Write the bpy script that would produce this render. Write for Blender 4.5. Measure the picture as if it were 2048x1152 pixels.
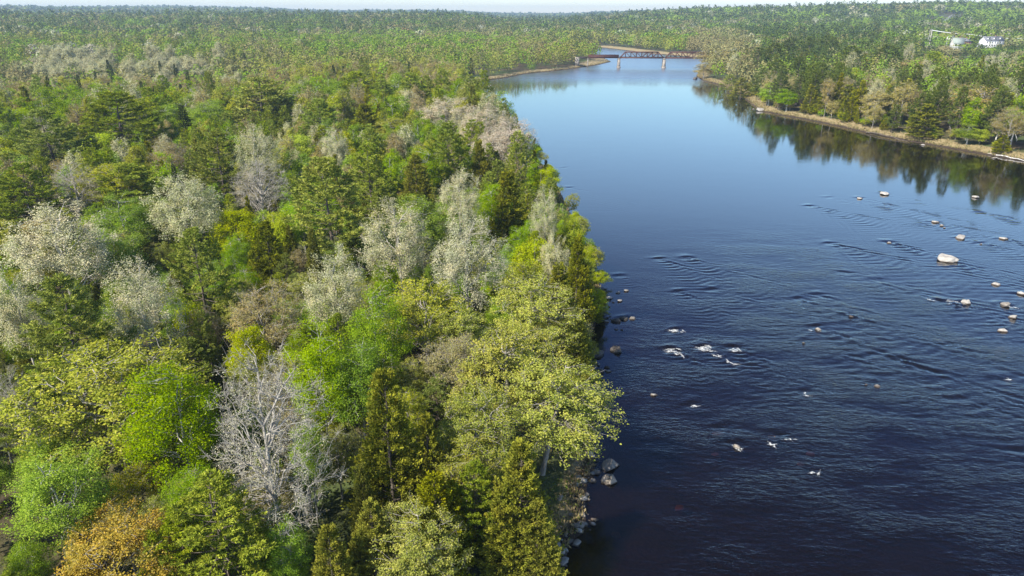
import bpy, math, random
import numpy as np
from mathutils import Vector, Matrix

# ------------------------------------------------------------------ camera, sky, sun, exposure
sc = bpy.context.scene
for o in list(bpy.data.objects):
    bpy.data.objects.remove(o)
COL = sc.collection
CAM_H, PITCH, FPX = 45.0, 21.3, 1409.0
cam_data = bpy.data.cameras.new("camera")
cam = bpy.data.objects.new("camera", cam_data)
COL.objects.link(cam)
cam.location = (0, 0, CAM_H)
cam.rotation_euler = (math.radians(90 - PITCH), 0, 0)
cam_data.sensor_width = 36.0
cam_data.lens = 36.0 * FPX / 2048.0
cam_data.clip_start = 0.5
cam_data.clip_end = 60000
sc.camera = cam

SUN_EL = math.radians(44)
SUN_DIR = Vector((-0.80 * math.cos(SUN_EL), -0.60 * math.cos(SUN_EL), math.sin(SUN_EL)))
world = bpy.data.worlds.new("World")
sc.world = world
world.use_nodes = True
wn = world.node_tree
bg = wn.nodes["Background"]
sky = wn.nodes.new("ShaderNodeTexSky")
sky.sky_type = 'NISHITA'
sky.sun_disc = False
sky.sun_elevation = SUN_EL
sky.sun_rotation = math.atan2(SUN_DIR.x, SUN_DIR.y)
sky.altitude = 0
sky.air_density = 1.0
sky.dust_density = 0.0
sky.ozone_density = 3.0
# clear spring air: a touch deeper near the horizon, bluer in the middle of the sky
wtc = wn.nodes.new("ShaderNodeTexCoord"); wsx = wn.nodes.new("ShaderNodeSeparateXYZ")
wn.links.new(wtc.outputs["Generated"], wsx.inputs[0])
wr = wn.nodes.new("ShaderNodeValToRGB")
wr.color_ramp.elements[0].position = 0.0; wr.color_ramp.elements[0].color = (0.58, 0.61, 0.72, 1)
wr.color_ramp.elements[1].position = 0.10; wr.color_ramp.elements[1].color = (0.70, 0.82, 0.84, 1)
for pos_, col_ in ((0.25, (0.92, 0.97, 1.0)), (0.44, (0.30, 0.38, 0.64)), (0.7, (0.50, 0.51, 0.55))):
    e_ = wr.color_ramp.elements.new(pos_); e_.color = (*col_, 1)
wn.links.new(wsx.outputs[2], wr.inputs[0])
wm = wn.nodes.new("ShaderNodeMix"); wm.data_type = 'RGBA'; wm.blend_type = 'MULTIPLY'; wm.inputs[0].default_value = 1.0
wn.links.new(sky.outputs[0], wm.inputs[6]); wn.links.new(wr.outputs[0], wm.inputs[7])
wn.links.new(wm.outputs[2], bg.inputs[0])
bg.inputs[1].default_value = 0.15
sl = bpy.data.lights.new("sun", 'SUN')
sl.energy = 5.0
sl.angle = math.radians(0.53)
sl.color = (1.0, 0.95, 0.85)
so = bpy.data.objects.new("sun", sl)
COL.objects.link(so)
so.rotation_euler = (-SUN_DIR).to_track_quat('-Z', 'Y').to_euler()
so.location = (0, 0, 200)
sc.view_settings.view_transform = 'Standard'
sc.view_settings.look = 'None'
sc.view_settings.exposure = 0.8
sc.view_settings.gamma = 1.0
sc.cycles.max_bounces = 6
sc.cycles.diffuse_bounces = 3
sc.cycles.glossy_bounces = 3
sc.cycles.transmission_bounces = 3
sc.cycles.transparent_max_bounces = 8
sc.cycles.volume_bounces = 0
sc.cycles.use_adaptive_sampling = True

rng = np.random.default_rng(7)
random.seed(7)
CP, SP = math.cos(math.radians(PITCH)), math.sin(math.radians(PITCH))

# ------------------------------------------------------------------ photograph measurements -> points on the ground
def ray(px, py):
    u = (px - 1024) / FPX
    v = (576 - py) / FPX
    return np.array([u, CP + v * SP, -SP + v * CP])

def at(px, py, z=0.0):
    d = ray(px, py)
    t = (z - CAM_H) / d[2]
    return np.array([d[0] * t, d[1] * t, z])

def depth_of(p):
    return p[1] * CP + (CAM_H - p[2]) * SP

def project(P):
    P = np.asarray(P, float)
    x, y, z = P[..., 0], P[..., 1], P[..., 2] - CAM_H
    dp = y * CP - z * SP
    up = y * SP + z * CP
    return 1024 + FPX * x / dp, 576 - FPX * up / dp, dp

# river outline from the waterlines in the photograph
LEFT_BANK = [(1000, 1240), (1062, 1175), (1105, 1152), (1124, 1140), (1135, 1111), (1140, 1085), (1168, 1066), (1173, 1043), (1169, 1012),
             (1174, 986), (1175, 967), (1192, 950), (1190, 927), (1180, 890), (1172, 840), (1168, 780), (1172, 735),
             (1176, 705), (1186, 665), (1198, 631), (1207, 598), (1196, 560), (1176, 500), (1140, 425), (1105, 352),
             (1050, 290), (985, 240), (957, 213), (946, 192), (949, 175), (965, 162), (1010, 156), (1050, 148),
             (1100, 143), (1150, 137), (1195, 130), (1222, 123.5), (1212, 118), (1195, 112), (1150, 104), (1060, 96)]
RIGHT_BANK = [(1060, 90.5), (1150, 92.5), (1200, 95), (1240, 99.5), (1300, 107), (1370, 113), (1420, 119), (1418, 130), (1398, 143),
              (1393, 153), (1408, 162), (1440, 170), (1470, 183), (1498, 204), (1520, 222), (1560, 230), (1600, 237),
              (1650, 247), (1700, 258), (1750, 270), (1800, 279), (1850, 288), (1900, 297), (1950, 306),
              (2048, 323), (2150, 343), (2350, 390)]
lb = [at(x, y)[:2] for x, y in LEFT_BANK]
rb = [at(x, y)[:2] for x, y in RIGHT_BANK]
lb = [np.array([-18.0, -400.0]), np.array([-10.0, -60.0]), np.array([-4.0, 10.0])] + lb
rb = rb + [np.array([165.0, 120.0]), np.array([150.0, 0.0]), np.array([150.0, -400.0])]
RIV = np.array(lb + rb)

def river_dist(x, y):
    """signed distance to the river outline, positive on land"""
    x = np.asarray(x, float); y = np.asarray(y, float)
    sh = x.shape
    x = x.ravel(); y = y.ravel()
    best = np.full(x.size, 1e18)
    inside = np.zeros(x.size, bool)
    n = len(RIV)
    for i in range(n):
        a, b = RIV[i], RIV[(i + 1) % n]
        ex, ey = b - a
        L2 = ex * ex + ey * ey
        t = np.clip(((x - a[0]) * ex + (y - a[1]) * ey) / L2, 0, 1)
        dx = x - (a[0] + t * ex); dy = y - (a[1] + t * ey)
        best = np.minimum(best, dx * dx + dy * dy)
        c = ((a[1] > y) != (b[1] > y))
        if abs(ey) > 1e-9:
            xi = a[0] + (y - a[1]) * ex / ey
            inside ^= c & (x < xi)
    d = np.sqrt(best)
    return np.where(inside, -d, d).reshape(sh)

_nr = np.random.default_rng(3)
_WV = [(_nr.uniform(0, 6.28), _nr.uniform(0, 6.28)) for _ in range(24)]
def noise2(x, y, scale, octs=3, k=0):
    v = 0; amp = 1.0; tot = 0
    for o in range(octs):
        for j in range(3):
            a, ph = _WV[(k * 5 + o * 3 + j) % 24]
            f = 2 ** o / scale * 6.28 * (0.8 + 0.2 * j)
            v = v + amp * np.sin((x * math.cos(a) + y * math.sin(a)) * f + ph + 1.3 * np.sin((x * math.sin(a * 1.7) - y * math.cos(a * 1.7)) * f * 0.6 + ph * 2))
            tot += amp
        amp *= 0.55
    return v / tot

def sstep(a, b, v):
    t = np.clip((v - a) / (b - a), 0, 1)
    return t * t * (3 - 2 * t)

def terrain(x, y, d=None):
    x = np.asarray(x, float); y = np.asarray(y, float)
    if d is None:
        d = river_dist(x, y)
    r = np.hypot(x, y)
    land = 1.9 * (1 - np.exp(-np.maximum(d, 0) / 4.5)) + 0.35 * noise2(x, y, 14, 2) * sstep(1, 8, d)
    land += 0.010 * np.clip(d - 10, 0, 700) + 0.5 * noise2(x, y, 90, 2, 2) * sstep(5, 40, d)
    az = np.degrees(np.arctan2(x, np.maximum(y, 1.0)))
    # wooded ridge on the right, low ridge on the left, blue ridges along the horizon
    hr = sstep(2, 16, az) * (39 + 7 * noise2(az, az * 0, 17, 2, 1) + 8 * sstep(18, 28, az))
    land += hr * sstep(1250, 2550, r) * (y > 0)
    hl = (1 - sstep(-6, 1, az)) * (17 + 3 * noise2(az, az * 0, 5, 2, 2))
    land += hl * sstep(1000, 1900, r) * (y > 0)
    land += (1 - sstep(-22, -13, az)) * (27 + 5 * noise2(az, az * 0, 11, 2, 2)) * sstep(2700, 4300, r) * (y > 0)
    land += (22 + 16 * noise2(az, az * 0, 13, 3, 3)) * sstep(3800, 7000, r) * (1 - 0.5 * sstep(6, 14, az)) * (y > 0)
    water = -np.minimum(1.6, 0.16 * np.maximum(-d, 0) + 0.05)
    return np.where(d > 0, land - 0.02, water)

_TT = np.exp(np.linspace(math.log(30), math.log(9000), 2600))
def at_ground(px, py, h=0.0):
    """where a thing of height h stands whose top shows at this point of the photograph (first meeting of the line of sight with the land raised by h)"""
    d = ray(px, py)
    P = d[None] * _TT[:, None]; P[:, 2] += CAM_H
    gap = P[:, 2] - (terrain(P[:, 0], P[:, 1]) + h)
    k = np.argmax(gap < 0)
    if gap[k] >= 0: k = int(np.argmin(gap))
    k = max(k, 1)
    f = gap[k - 1] / (gap[k - 1] - gap[k] + 1e-9)
    p = P[k - 1] * (1 - f) + P[k] * f
    return np.array([p[0], p[1], float(terrain(p[0], p[1]))]), depth_of(p)

# ------------------------------------------------------------------ mesh helpers
class MB:
    """collects quads (and triangles) and links them as ONE mesh"""
    def __init__(s):
        s.v = []; s.f = []; s.n = 0; s.a = []
    def add(s, verts, faces, attr=None):
        verts = np.asarray(verts, np.float32); faces = np.asarray(faces, np.int64)
        s.v.append(verts); s.f.append(faces + s.n); s.n += len(verts)
        if attr is not None:
            s.a.append(np.broadcast_to(np.asarray(attr, np.float32), (len(faces),) + np.shape(attr)[1:] if np.ndim(attr) > 1 else (len(faces),)))
        return s
    def quads(s, q, attr=None):           # q: (N,4,3)
        n = len(q)
        if n:
            s.add(q.reshape(-1, 3), np.arange(4 * n).reshape(n, 4), attr)
        return s
    def box(s, c, size, rz=0.0, taper=1.0):
        sx, sy, sz = [k / 2 for k in size]
        v = []
        for z, t in ((-sz, 1), (sz, taper)):
            for x, y in ((-sx, -sy), (sx, -sy), (sx, sy), (-sx, sy)):
                v.append((x * t, y * t, z))
        v = np.array(v)
        cr, sr = math.cos(rz), math.sin(rz)
        v = np.stack([v[:, 0] * cr - v[:, 1] * sr, v[:, 0] * sr + v[:, 1] * cr, v[:, 2]], 1) + np.array(c)
        return s.add(v, [(3, 2, 1, 0), (4, 5, 6, 7), (0, 1, 5, 4), (1, 2, 6, 5), (2, 3, 7, 6), (3, 0, 4, 7)])
    def bar(s, a, b, w, h=None):
        a = np.array(a, float); b = np.array(b, float); h = h or w
        d = b - a; L = np.linalg.norm(d); d = d / L
        up = np.array([0, 0, 1.0]) if abs(d[2]) < 0.95 else np.array([0, 1.0, 0])
        x = np.cross(d, up); x /= np.linalg.norm(x); y = np.cross(x, d)
        v = [p + x * i * w / 2 + y * j * h / 2 for p in (a, b) for i, j in ((-1, -1), (1, -1), (1, 1), (-1, 1))]
        return s.add(v, [(3, 2, 1, 0), (4, 5, 6, 7), (0, 1, 5, 4), (1, 2, 6, 5), (2, 3, 7, 6), (3, 0, 4, 7)])
    def tube(s, pts, rad, sides=5):
        pts = np.asarray(pts, float); rad = np.asarray(rad, float)
        k = len(pts)
        t = np.gradient(pts, axis=0)
        t /= np.linalg.norm(t, axis=1)[:, None] + 1e-9
        ref = np.where(np.abs(t[:, 2:3]) > 0.9, np.array([[1.0, 0, 0]]), np.array([[0, 0, 1.0]]))
        x = np.cross(t, ref); x /= np.linalg.norm(x, axis=1)[:, None] + 1e-9
        y = np.cross(t, x)
        an = np.arange(sides) / sides * 2 * math.pi
        ring = pts[:, None] + rad[:, None, None] * (np.cos(an)[None, :, None] * x[:, None] + np.sin(an)[None, :, None] * y[:, None])
        i = np.arange(k - 1)[:, None] * sides; j = np.arange(sides)[None]; j2 = (j + 1) % sides
        f = np.stack([i + j, i + j2, i + sides + j2, i + sides + j], -1).reshape(-1, 4)
        return s.add(ring.reshape(-1, 3), f)
    def mesh(s, name, mat=None, smooth=False, attr=None):
        me = bpy.data.meshes.new(name)
        v = np.concatenate(s.v); f = np.concatenate(s.f)
        nf, k = f.shape
        me.vertices.add(len(v)); me.vertices.foreach_set("co", v.ravel())
        me.loops.add(nf * k); me.loops.foreach_set("vertex_index", f.ravel().astype(np.int32))
        me.polygons.add(nf)
        me.polygons.foreach_set("loop_start", np.arange(0, nf * k, k, dtype=np.int32))
        me.polygons.foreach_set("loop_total", np.full(nf, k, np.int32))
        if smooth:
            me.polygons.foreach_set("use_smooth", np.ones(nf, bool))
        me.update(calc_edges=True)
        if attr and s.a:
            a = np.concatenate(s.a)
            if a.ndim == 1:
                at_ = me.attributes.new(attr, 'FLOAT', 'FACE'); at_.data.foreach_set("value", a)
            else:
                at_ = me.attributes.new(attr, 'FLOAT_COLOR', 'FACE')
                at_.data.foreach_set("color", np.concatenate([a, np.ones((len(a), 1), np.float32)], 1).ravel())
        if mat:
            me.materials.append(mat)
        return me

def link(name, me, parent=None, loc=(0, 0, 0)):
    o = bpy.data.objects.new(name, me)
    COL.objects.link(o)
    o.location = loc
    if parent:
        o.parent = parent
    return o

def tag(o, label=None, cat=None, group=None, kind=None):
    if label: o["label"] = label
    if cat: o["category"] = cat
    if group: o["group"] = group
    if kind: o["kind"] = kind
    return o

def empty(name, loc, rz=0.0):
    o = bpy.data.objects.new(name, None)
    COL.objects.link(o)
    o.location = loc; o.rotation_euler = (0, 0, rz)
    o.empty_display_size = 0.5
    return o

# ------------------------------------------------------------------ materials
def new_mat(name):
    m = bpy.data.materials.new(name); m.use_nodes = True
    nt = m.node_tree
    for n in list(nt.nodes): nt.nodes.remove(n)
    out = nt.nodes.new("ShaderNodeOutputMaterial")
    return m, nt, out

def N(nt, typ, **kw):
    n = nt.nodes.new(typ)
    for k, v in kw.items():
        setattr(n, k, v)
    return n

def mixc(nt, fac, a, b, mode='MIX'):
    n = nt.nodes.new("ShaderNodeMix"); n.data_type = 'RGBA'; n.blend_type = mode
    for s_, v in ((0, fac), (6, a), (7, b)):
        if hasattr(v, "node") or isinstance(v, bpy.types.NodeSocket):
            nt.links.new(v, n.inputs[s_])
        elif s_ == 0:
            n.inputs[0].default_value = v
        else:
            n.inputs[s_].default_value = (*v, 1)
    return n.outputs[2]

def math_n(nt, op, a, b=None):
    n = nt.nodes.new("ShaderNodeMath"); n.operation = op
    for i, v in enumerate((a, b)):
        if v is None: continue
        if isinstance(v, bpy.types.NodeSocket): nt.links.new(v, n.inputs[i])
        else: n.inputs[i].default_value = v
    return n.outputs[0]

def ramp(nt, fac, stops):
    n = nt.nodes.new("ShaderNodeValToRGB")
    e = n.color_ramp.elements
    e[0].position, e[0].color = stops[0][0], (*stops[0][1], 1)
    e[1].position, e[1].color = stops[1][0], (*stops[1][1], 1)
    for p, c in stops[2:]:
        k = e.new(p); k.color = (*c, 1)
    nt.links.new(fac, n.inputs[0])
    return n.outputs[0]

def leaf_mat(name, cols, trans=0.35, tip=None, spread=0.16):
    """foliage: leaf-to-leaf and tree-to-tree colour differences, some light through the leaves"""
    m, nt, out = new_mat(name)
    geo = N(nt, "ShaderNodeNewGeometry")
    oi = N(nt, "ShaderNodeObjectInfo")
    c = ramp(nt, geo.outputs["Random Per Island"], [(0.0, cols[0]), (0.55, cols[1]), (1.0, cols[2])])
    if tip is not None:
        at_ = N(nt, "ShaderNodeAttribute", attribute_name="tip")
        c = mixc(nt, at_.outputs["Fac"], c, tip)
    tc = N(nt, "ShaderNodeTexCoord"); no = N(nt, "ShaderNodeTexNoise")
    no.inputs["Scale"].default_value = 0.75; no.inputs["Detail"].default_value = 3
    nt.links.new(tc.outputs["Object"], no.inputs[0])
    cl = ramp(nt, no.outputs[0], [(0.32, (0.84, 0.92, 0.86)), (0.52, (1.10, 1.10, 1.06)), (0.70, (1.40, 1.28, 1.15))])
    c = mixc(nt, 1.0, c, cl, 'MULTIPLY')
    hs = N(nt, "ShaderNodeHueSaturation")
    nt.links.new(c, hs.inputs["Color"])
    r1 = math_n(nt, 'MULTIPLY', oi.outputs["Random"], 0.020)
    nt.links.new(math_n(nt, 'ADD', r1, 0.479), hs.inputs["Hue"])
    r2 = math_n(nt, 'FRACT', math_n(nt, 'MULTIPLY', oi.outputs["Random"], 37.7))
    nt.links.new(math_n(nt, 'ADD', math_n(nt, 'MULTIPLY', r2, 2 * spread), 1 - spread), hs.inputs["Value"])
    r3 = math_n(nt, 'FRACT', math_n(nt, 'MULTIPLY', oi.outputs["Random"], 91.3))
    nt.links.new(math_n(nt, 'ADD', math_n(nt, 'MULTIPLY', r3, 0.22), 0.90), hs.inputs["Saturation"])
    di = N(nt, "ShaderNodeBsdfDiffuse"); tr = N(nt, "ShaderNodeBsdfTranslucent")
    nt.links.new(hs.outputs[0], di.inputs[0])
    nt.links.new(mixc(nt, 0.5, hs.outputs[0], (1.0, 1.0, 0.35), 'MULTIPLY'), tr.inputs[0])
    mx = N(nt, "ShaderNodeMixShader"); mx.inputs[0].default_value = trans
    nt.links.new(di.outputs[0], mx.inputs[1]); nt.links.new(tr.outputs[0], mx.inputs[2])
    nt.links.new(mx.outputs[0], out.inputs[0])
    return m

def bark_mat(name, a, b, scale=3.0, stretch=4.0):
    m, nt, out = new_mat(name)
    tc = N(nt, "ShaderNodeTexCoord"); mp = N(nt, "ShaderNodeMapping")
    mp.inputs["Scale"].default_value = (scale, scale, scale * stretch)
    nt.links.new(tc.outputs["Object"], mp.inputs[0])
    no = N(nt, "ShaderNodeTexNoise"); no.inputs["Scale"].default_value = 1.0; no.inputs["Detail"].default_value = 4
    nt.links.new(mp.outputs[0], no.inputs[0])
    c = ramp(nt, no.outputs[0], [(0.35, a), (0.62, b)])
    p = N(nt, "ShaderNodeBsdfPrincipled")
    p.inputs["Roughness"].default_value = 0.9
    nt.links.new(c, p.inputs["Base Color"])
    nt.links.new(p.outputs[0], out.inputs[0])
    return m

def plain_mat(name, a, b, scale=1.0, rough=0.8, detail=5, bump=0.0, coord="Object"):
    m, nt, out = new_mat(name)
    tc = N(nt, "ShaderNodeTexCoord")
    no = N(nt, "ShaderNodeTexNoise"); no.inputs["Scale"].default_value = scale; no.inputs["Detail"].default_value = detail
    nt.links.new(tc.outputs[coord], no.inputs[0])
    c = ramp(nt, no.outputs[0], [(0.3, a), (0.7, b)])
    p = N(nt, "ShaderNodeBsdfPrincipled"); p.inputs["Roughness"].default_value = rough
    nt.links.new(c, p.inputs["Base Color"])
    if bump:
        bm = N(nt, "ShaderNodeBump"); bm.inputs["Strength"].default_value = bump
        nt.links.new(no.outputs[0], bm.inputs["Height"]); nt.links.new(bm.outputs[0], p.inputs["Normal"])
    nt.links.new(p.outputs[0], out.inputs[0])
    return m

LEAF = {
    'V': leaf_mat("silver_leaf", ((0.33, 0.335, 0.18), (0.45, 0.45, 0.26), (0.56, 0.545, 0.37)), 0.25, spread=0.1),
    'W': leaf_mat("blush_leaf", ((0.34, 0.29, 0.20), (0.52, 0.46, 0.35), (0.66, 0.60, 0.48)), 0.25, spread=0.08),
    'B': leaf_mat("green_leaf", ((0.13, 0.235, 0.010), (0.22, 0.36, 0.013), (0.34, 0.47, 0.03)), 0.4),
    'M': leaf_mat("maple_leaf", ((0.20, 0.25, 0.03), (0.335, 0.37, 0.045), (0.46, 0.47, 0.085)), 0.35),
    'L': leaf_mat("lime_leaf", ((0.25, 0.35, 0.012), (0.38, 0.47, 0.016), (0.50, 0.56, 0.035)), 0.4),
    'P': leaf_mat("pine_needle", ((0.12, 0.17, 0.022), (0.22, 0.28, 0.038), (0.34, 0.39, 0.06)), 0.2),
    'H': leaf_mat("dark_pine_needle", ((0.06, 0.09, 0.018), (0.105, 0.145, 0.028), (0.18, 0.215, 0.045)), 0.15),
    'S': leaf_mat("spruce_needle", ((0.035, 0.055, 0.016), (0.062, 0.085, 0.025), (0.095, 0.12, 0.035)), 0.1),
    'C': leaf_mat("cedar_spray", ((0.075, 0.095, 0.014), (0.125, 0.14, 0.018), (0.165, 0.18, 0.026)), 0.25, tip=(0.33, 0.34, 0.04)),
    'T': leaf_mat("tan_bud", ((0.22, 0.18, 0.07), (0.34, 0.29, 0.10), (0.41, 0.39, 0.13)), 0.25),
    'O': leaf_mat("amber_leaf", ((0.28, 0.235, 0.04), (0.42, 0.35, 0.065), (0.52, 0.45, 0.12)), 0.35),
    'G': leaf_mat("grey_bud", ((0.336, 0.312, 0.192), (0.480, 0.444, 0.300), (0.552, 0.528, 0.384)), 0.2),
}
BARK_PALE = bark_mat("pale_bark", (0.16, 0.15, 0.13), (0.58, 0.56, 0.50), 1.2, 5.0)
BARK_GREY = bark_mat("grey_bark", (0.20, 0.18, 0.15), (0.42, 0.38, 0.32), 2.0, 0.5)
BARK_DARK = bark_mat("brown_bark", (0.07, 0.05, 0.035), (0.17, 0.14, 0.11), 2.0, 0.4)
BARK_TWIG = bark_mat("silver_twig", (0.36, 0.32, 0.26), (0.58, 0.53, 0.45), 2.0, 0.5)
BARK_BARE = bark_mat("bare_grey_bark", (0.27, 0.24, 0.20), (0.46, 0.42, 0.36), 2.0, 0.5)
BARK = {'V': BARK_TWIG, 'W': BARK_TWIG, 'B': BARK_PALE, 'M': BARK_GREY, 'L': BARK_GREY, 'P': BARK_DARK, 'H': BARK_DARK, 'S': BARK_DARK, 'C': BARK_DARK,
        'T': BARK_GREY, 'O': BARK_GREY, 'G': BARK_BARE}

# ------------------------------------------------------------------ the land
def build_terrain():
    ang = np.concatenate([np.arange(-180, -48, 3.0), np.arange(-48, 48, 0.22), np.arange(48, 180, 3.0)])
    rad = np.exp(np.arange(math.log(3.0), math.log(7700), 0.0135))
    rad = np.concatenate([[0.5], rad])
    A, R = np.meshgrid(np.radians(ang), rad, indexing='ij')
    X = R * np.sin(A); Y = R * np.cos(A)
    D = river_dist(X, Y)
    Z = terrain(X, Y, D)
    na, nr = X.shape
    i = np.arange(na)[:, None]; j = np.arange(nr - 1)[None]
    i2 = (i + 1) % na
    f = np.stack([i * nr + j, i * nr + j + 1, i2 * nr + j + 1, i2 * nr + j], -1).reshape(-1, 4)
    mb = MB(); mb.add(np.stack([X, Y, Z], -1).reshape(-1, 3), f)
    m, nt, out = new_mat("forest_floor")
    tc = N(nt, "ShaderNodeTexCoord")
    at_ = N(nt, "ShaderNodeAttribute", attribute_name="shore")
    n1 = N(nt, "ShaderNodeTexNoise"); n1.inputs["Scale"].default_value = 0.35; n1.inputs["Detail"].default_value = 8
    n2 = N(nt, "ShaderNodeTexNoise"); n2.inputs["Scale"].default_value = 0.05; n2.inputs["Detail"].default_value = 5
    n3 = N(nt, "ShaderNodeTexNoise"); n3.inputs["Scale"].default_value = 3.0; n3.inputs["Detail"].default_value = 6
    for n in (n1, n2, n3): nt.links.new(tc.outputs["Object"], n.inputs[0])
    litter = ramp(nt, n1.outputs[0], [(0.30, (0.035, 0.022, 0.012)), (0.72, (0.13, 0.075, 0.04)), (0.52, (0.07, 0.05, 0.02))])
    green = ramp(nt, n3.outputs[0], [(0.3, (0.03, 0.055, 0.01)), (0.75, (0.09, 0.12, 0.025))])
    land = mixc(nt, ramp(nt, n2.outputs[0], [(0.42, (0, 0, 0)), (0.6, (1, 1, 1))]), litter, green)
    straw = ramp(nt, n3.outputs[0], [(0.25, (0.16, 0.11, 0.05)), (0.7, (0.40, 0.32, 0.16))])
    sfac = math_n(nt, 'ADD', at_.outputs["Fac"], math_n(nt, 'MULTIPLY', math_n(nt, 'SUBTRACT', n1.outputs[0], 0.5), 0.5))
    base = mixc(nt, ramp(nt, sfac, [(0.40, (0, 0, 0)), (0.58, (1, 1, 1))]), land, straw)
    geo = N(nt, "ShaderNodeNewGeometry"); sx = N(nt, "ShaderNodeSeparateXYZ")
    nt.links.new(geo.outputs["Position"], sx.inputs[0])
    wz = math_n(nt, 'ADD', sx.outputs[2], math_n(nt, 'MULTIPLY', math_n(nt, 'SUBTRACT', n1.outputs[0], 0.5), 0.7))
    mud = ramp(nt, n3.outputs[0], [(0.3, (0.022, 0.014, 0.009)), (0.7, (0.07, 0.042, 0.022))])
    base = mixc(nt, ramp(nt, wz, [(0.34, (1, 1, 1)), (0.62, (0, 0, 0))]), base, mud)
    p = N(nt, "ShaderNodeBsdfPrincipled"); p.inputs["Roughness"].default_value = 0.95
    nt.links.new(base, p.inputs["Base Color"])
    bm = N(nt, "ShaderNodeBump"); bm.inputs["Strength"].default_value = 0.6; bm.inputs["Distance"].default_value = 0.25
    nt.links.new(n3.outputs[0], bm.inputs["Height"]); nt.links.new(bm.outputs[0], p.inputs["Normal"])
    nt.links.new(p.outputs[0], out.inputs[0])
    me = mb.mesh("ground", m, smooth=True)
    far = sstep(90, 160, np.hypot(X, Y))
    wid = 2.2 + 3.9 * far + 9 * sstep(600, 700, np.hypot(X, Y)) * (X > 60)
    sh = np.where(D > 0, np.exp(-np.maximum(D - wid * 0.4, 0) / wid), 1.0)
    a = me.attributes.new("shore", 'FLOAT', 'POINT'); a.data.foreach_set("value", sh.ravel().astype(np.float32))
    o = link("ground", me); tag(o, kind="structure")
build_terrain()

# ------------------------------------------------------------------ the river: sheet with standing waves and wakes
FLOW = np.array([0.30, -0.954])
WAKES = [  # point of the photograph, height of the ripples, length of the wake (m)
    (1322, 519, .055, 24, 1.2), (1375, 516, .055, 26, 1.3), (1360, 585, .05, 16, 1.0), (1425, 579, .05, 22, 1.2), (1240, 553, .03, 8, .9),
    (1660, 487, .06, 34, 1.5), (1690, 545, .05, 26, 1.5), (1600, 600, .055, 30, 1.9), (1700, 632, .05, 22, 1.4), (1638, 655, .06, 24, 1.5), (1351, 662, .05, 12, .9),
    (1345, 702, .07, 16, .9), (1405, 694, .07, 18, 1.0), (1468, 696, .06, 18, 1.0), (1610, 684, .05, 20, 1.3), (1720, 690, .06, 30, 1.8),
    (1800, 720, .06, 24, 1.6), (1900, 690, .05, 20, 1.5), (1721, 396, .05, 26, 1.3), (1624, 413, .05, 26, 1.3), (1768, 387, .04, 20, 1.2), (1660, 395, .03, 14, 1.1), (1962, 425, .05, 26, 1.3),
    (1778, 484, .06, 28, 1.4), (1962, 487, .05, 22, 1.2), (1892, 520, .05, 26, 1.4), (1872, 445, .04, 24, 1.2), (1922, 478, .04, 20, 1.2), (2008, 478, .05, 22, 1.2),
    (1889, 603, .08, 18, 1.0), (1932, 607, .05, 20, 1.2), (2011, 612, .06, 20, 1.1), (2045, 590, .05, 18, 1.2), (1850, 450, .03, 16, 1.2),
    (1476, 890, .04, 9, .7), (1553, 868, .04, 10, .8), (1440, 857, .03, 8, .7), (1611, 783, .04, 10, .8), (1755, 770, .04, 12, .9), (1386, 812, .04, 8, .7),
    (2010, 760, .05, 12, 1.0), (1250, 640, .03, 7, .7), (1130, 335, .03, 16, 1.2), (1140, 375, .03, 16, 1.2), (1640, 590, .04, 24, 1.8), (1760, 560, .04, 26, 1.7), (1850, 760, .05, 20, 1.4)]

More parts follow.
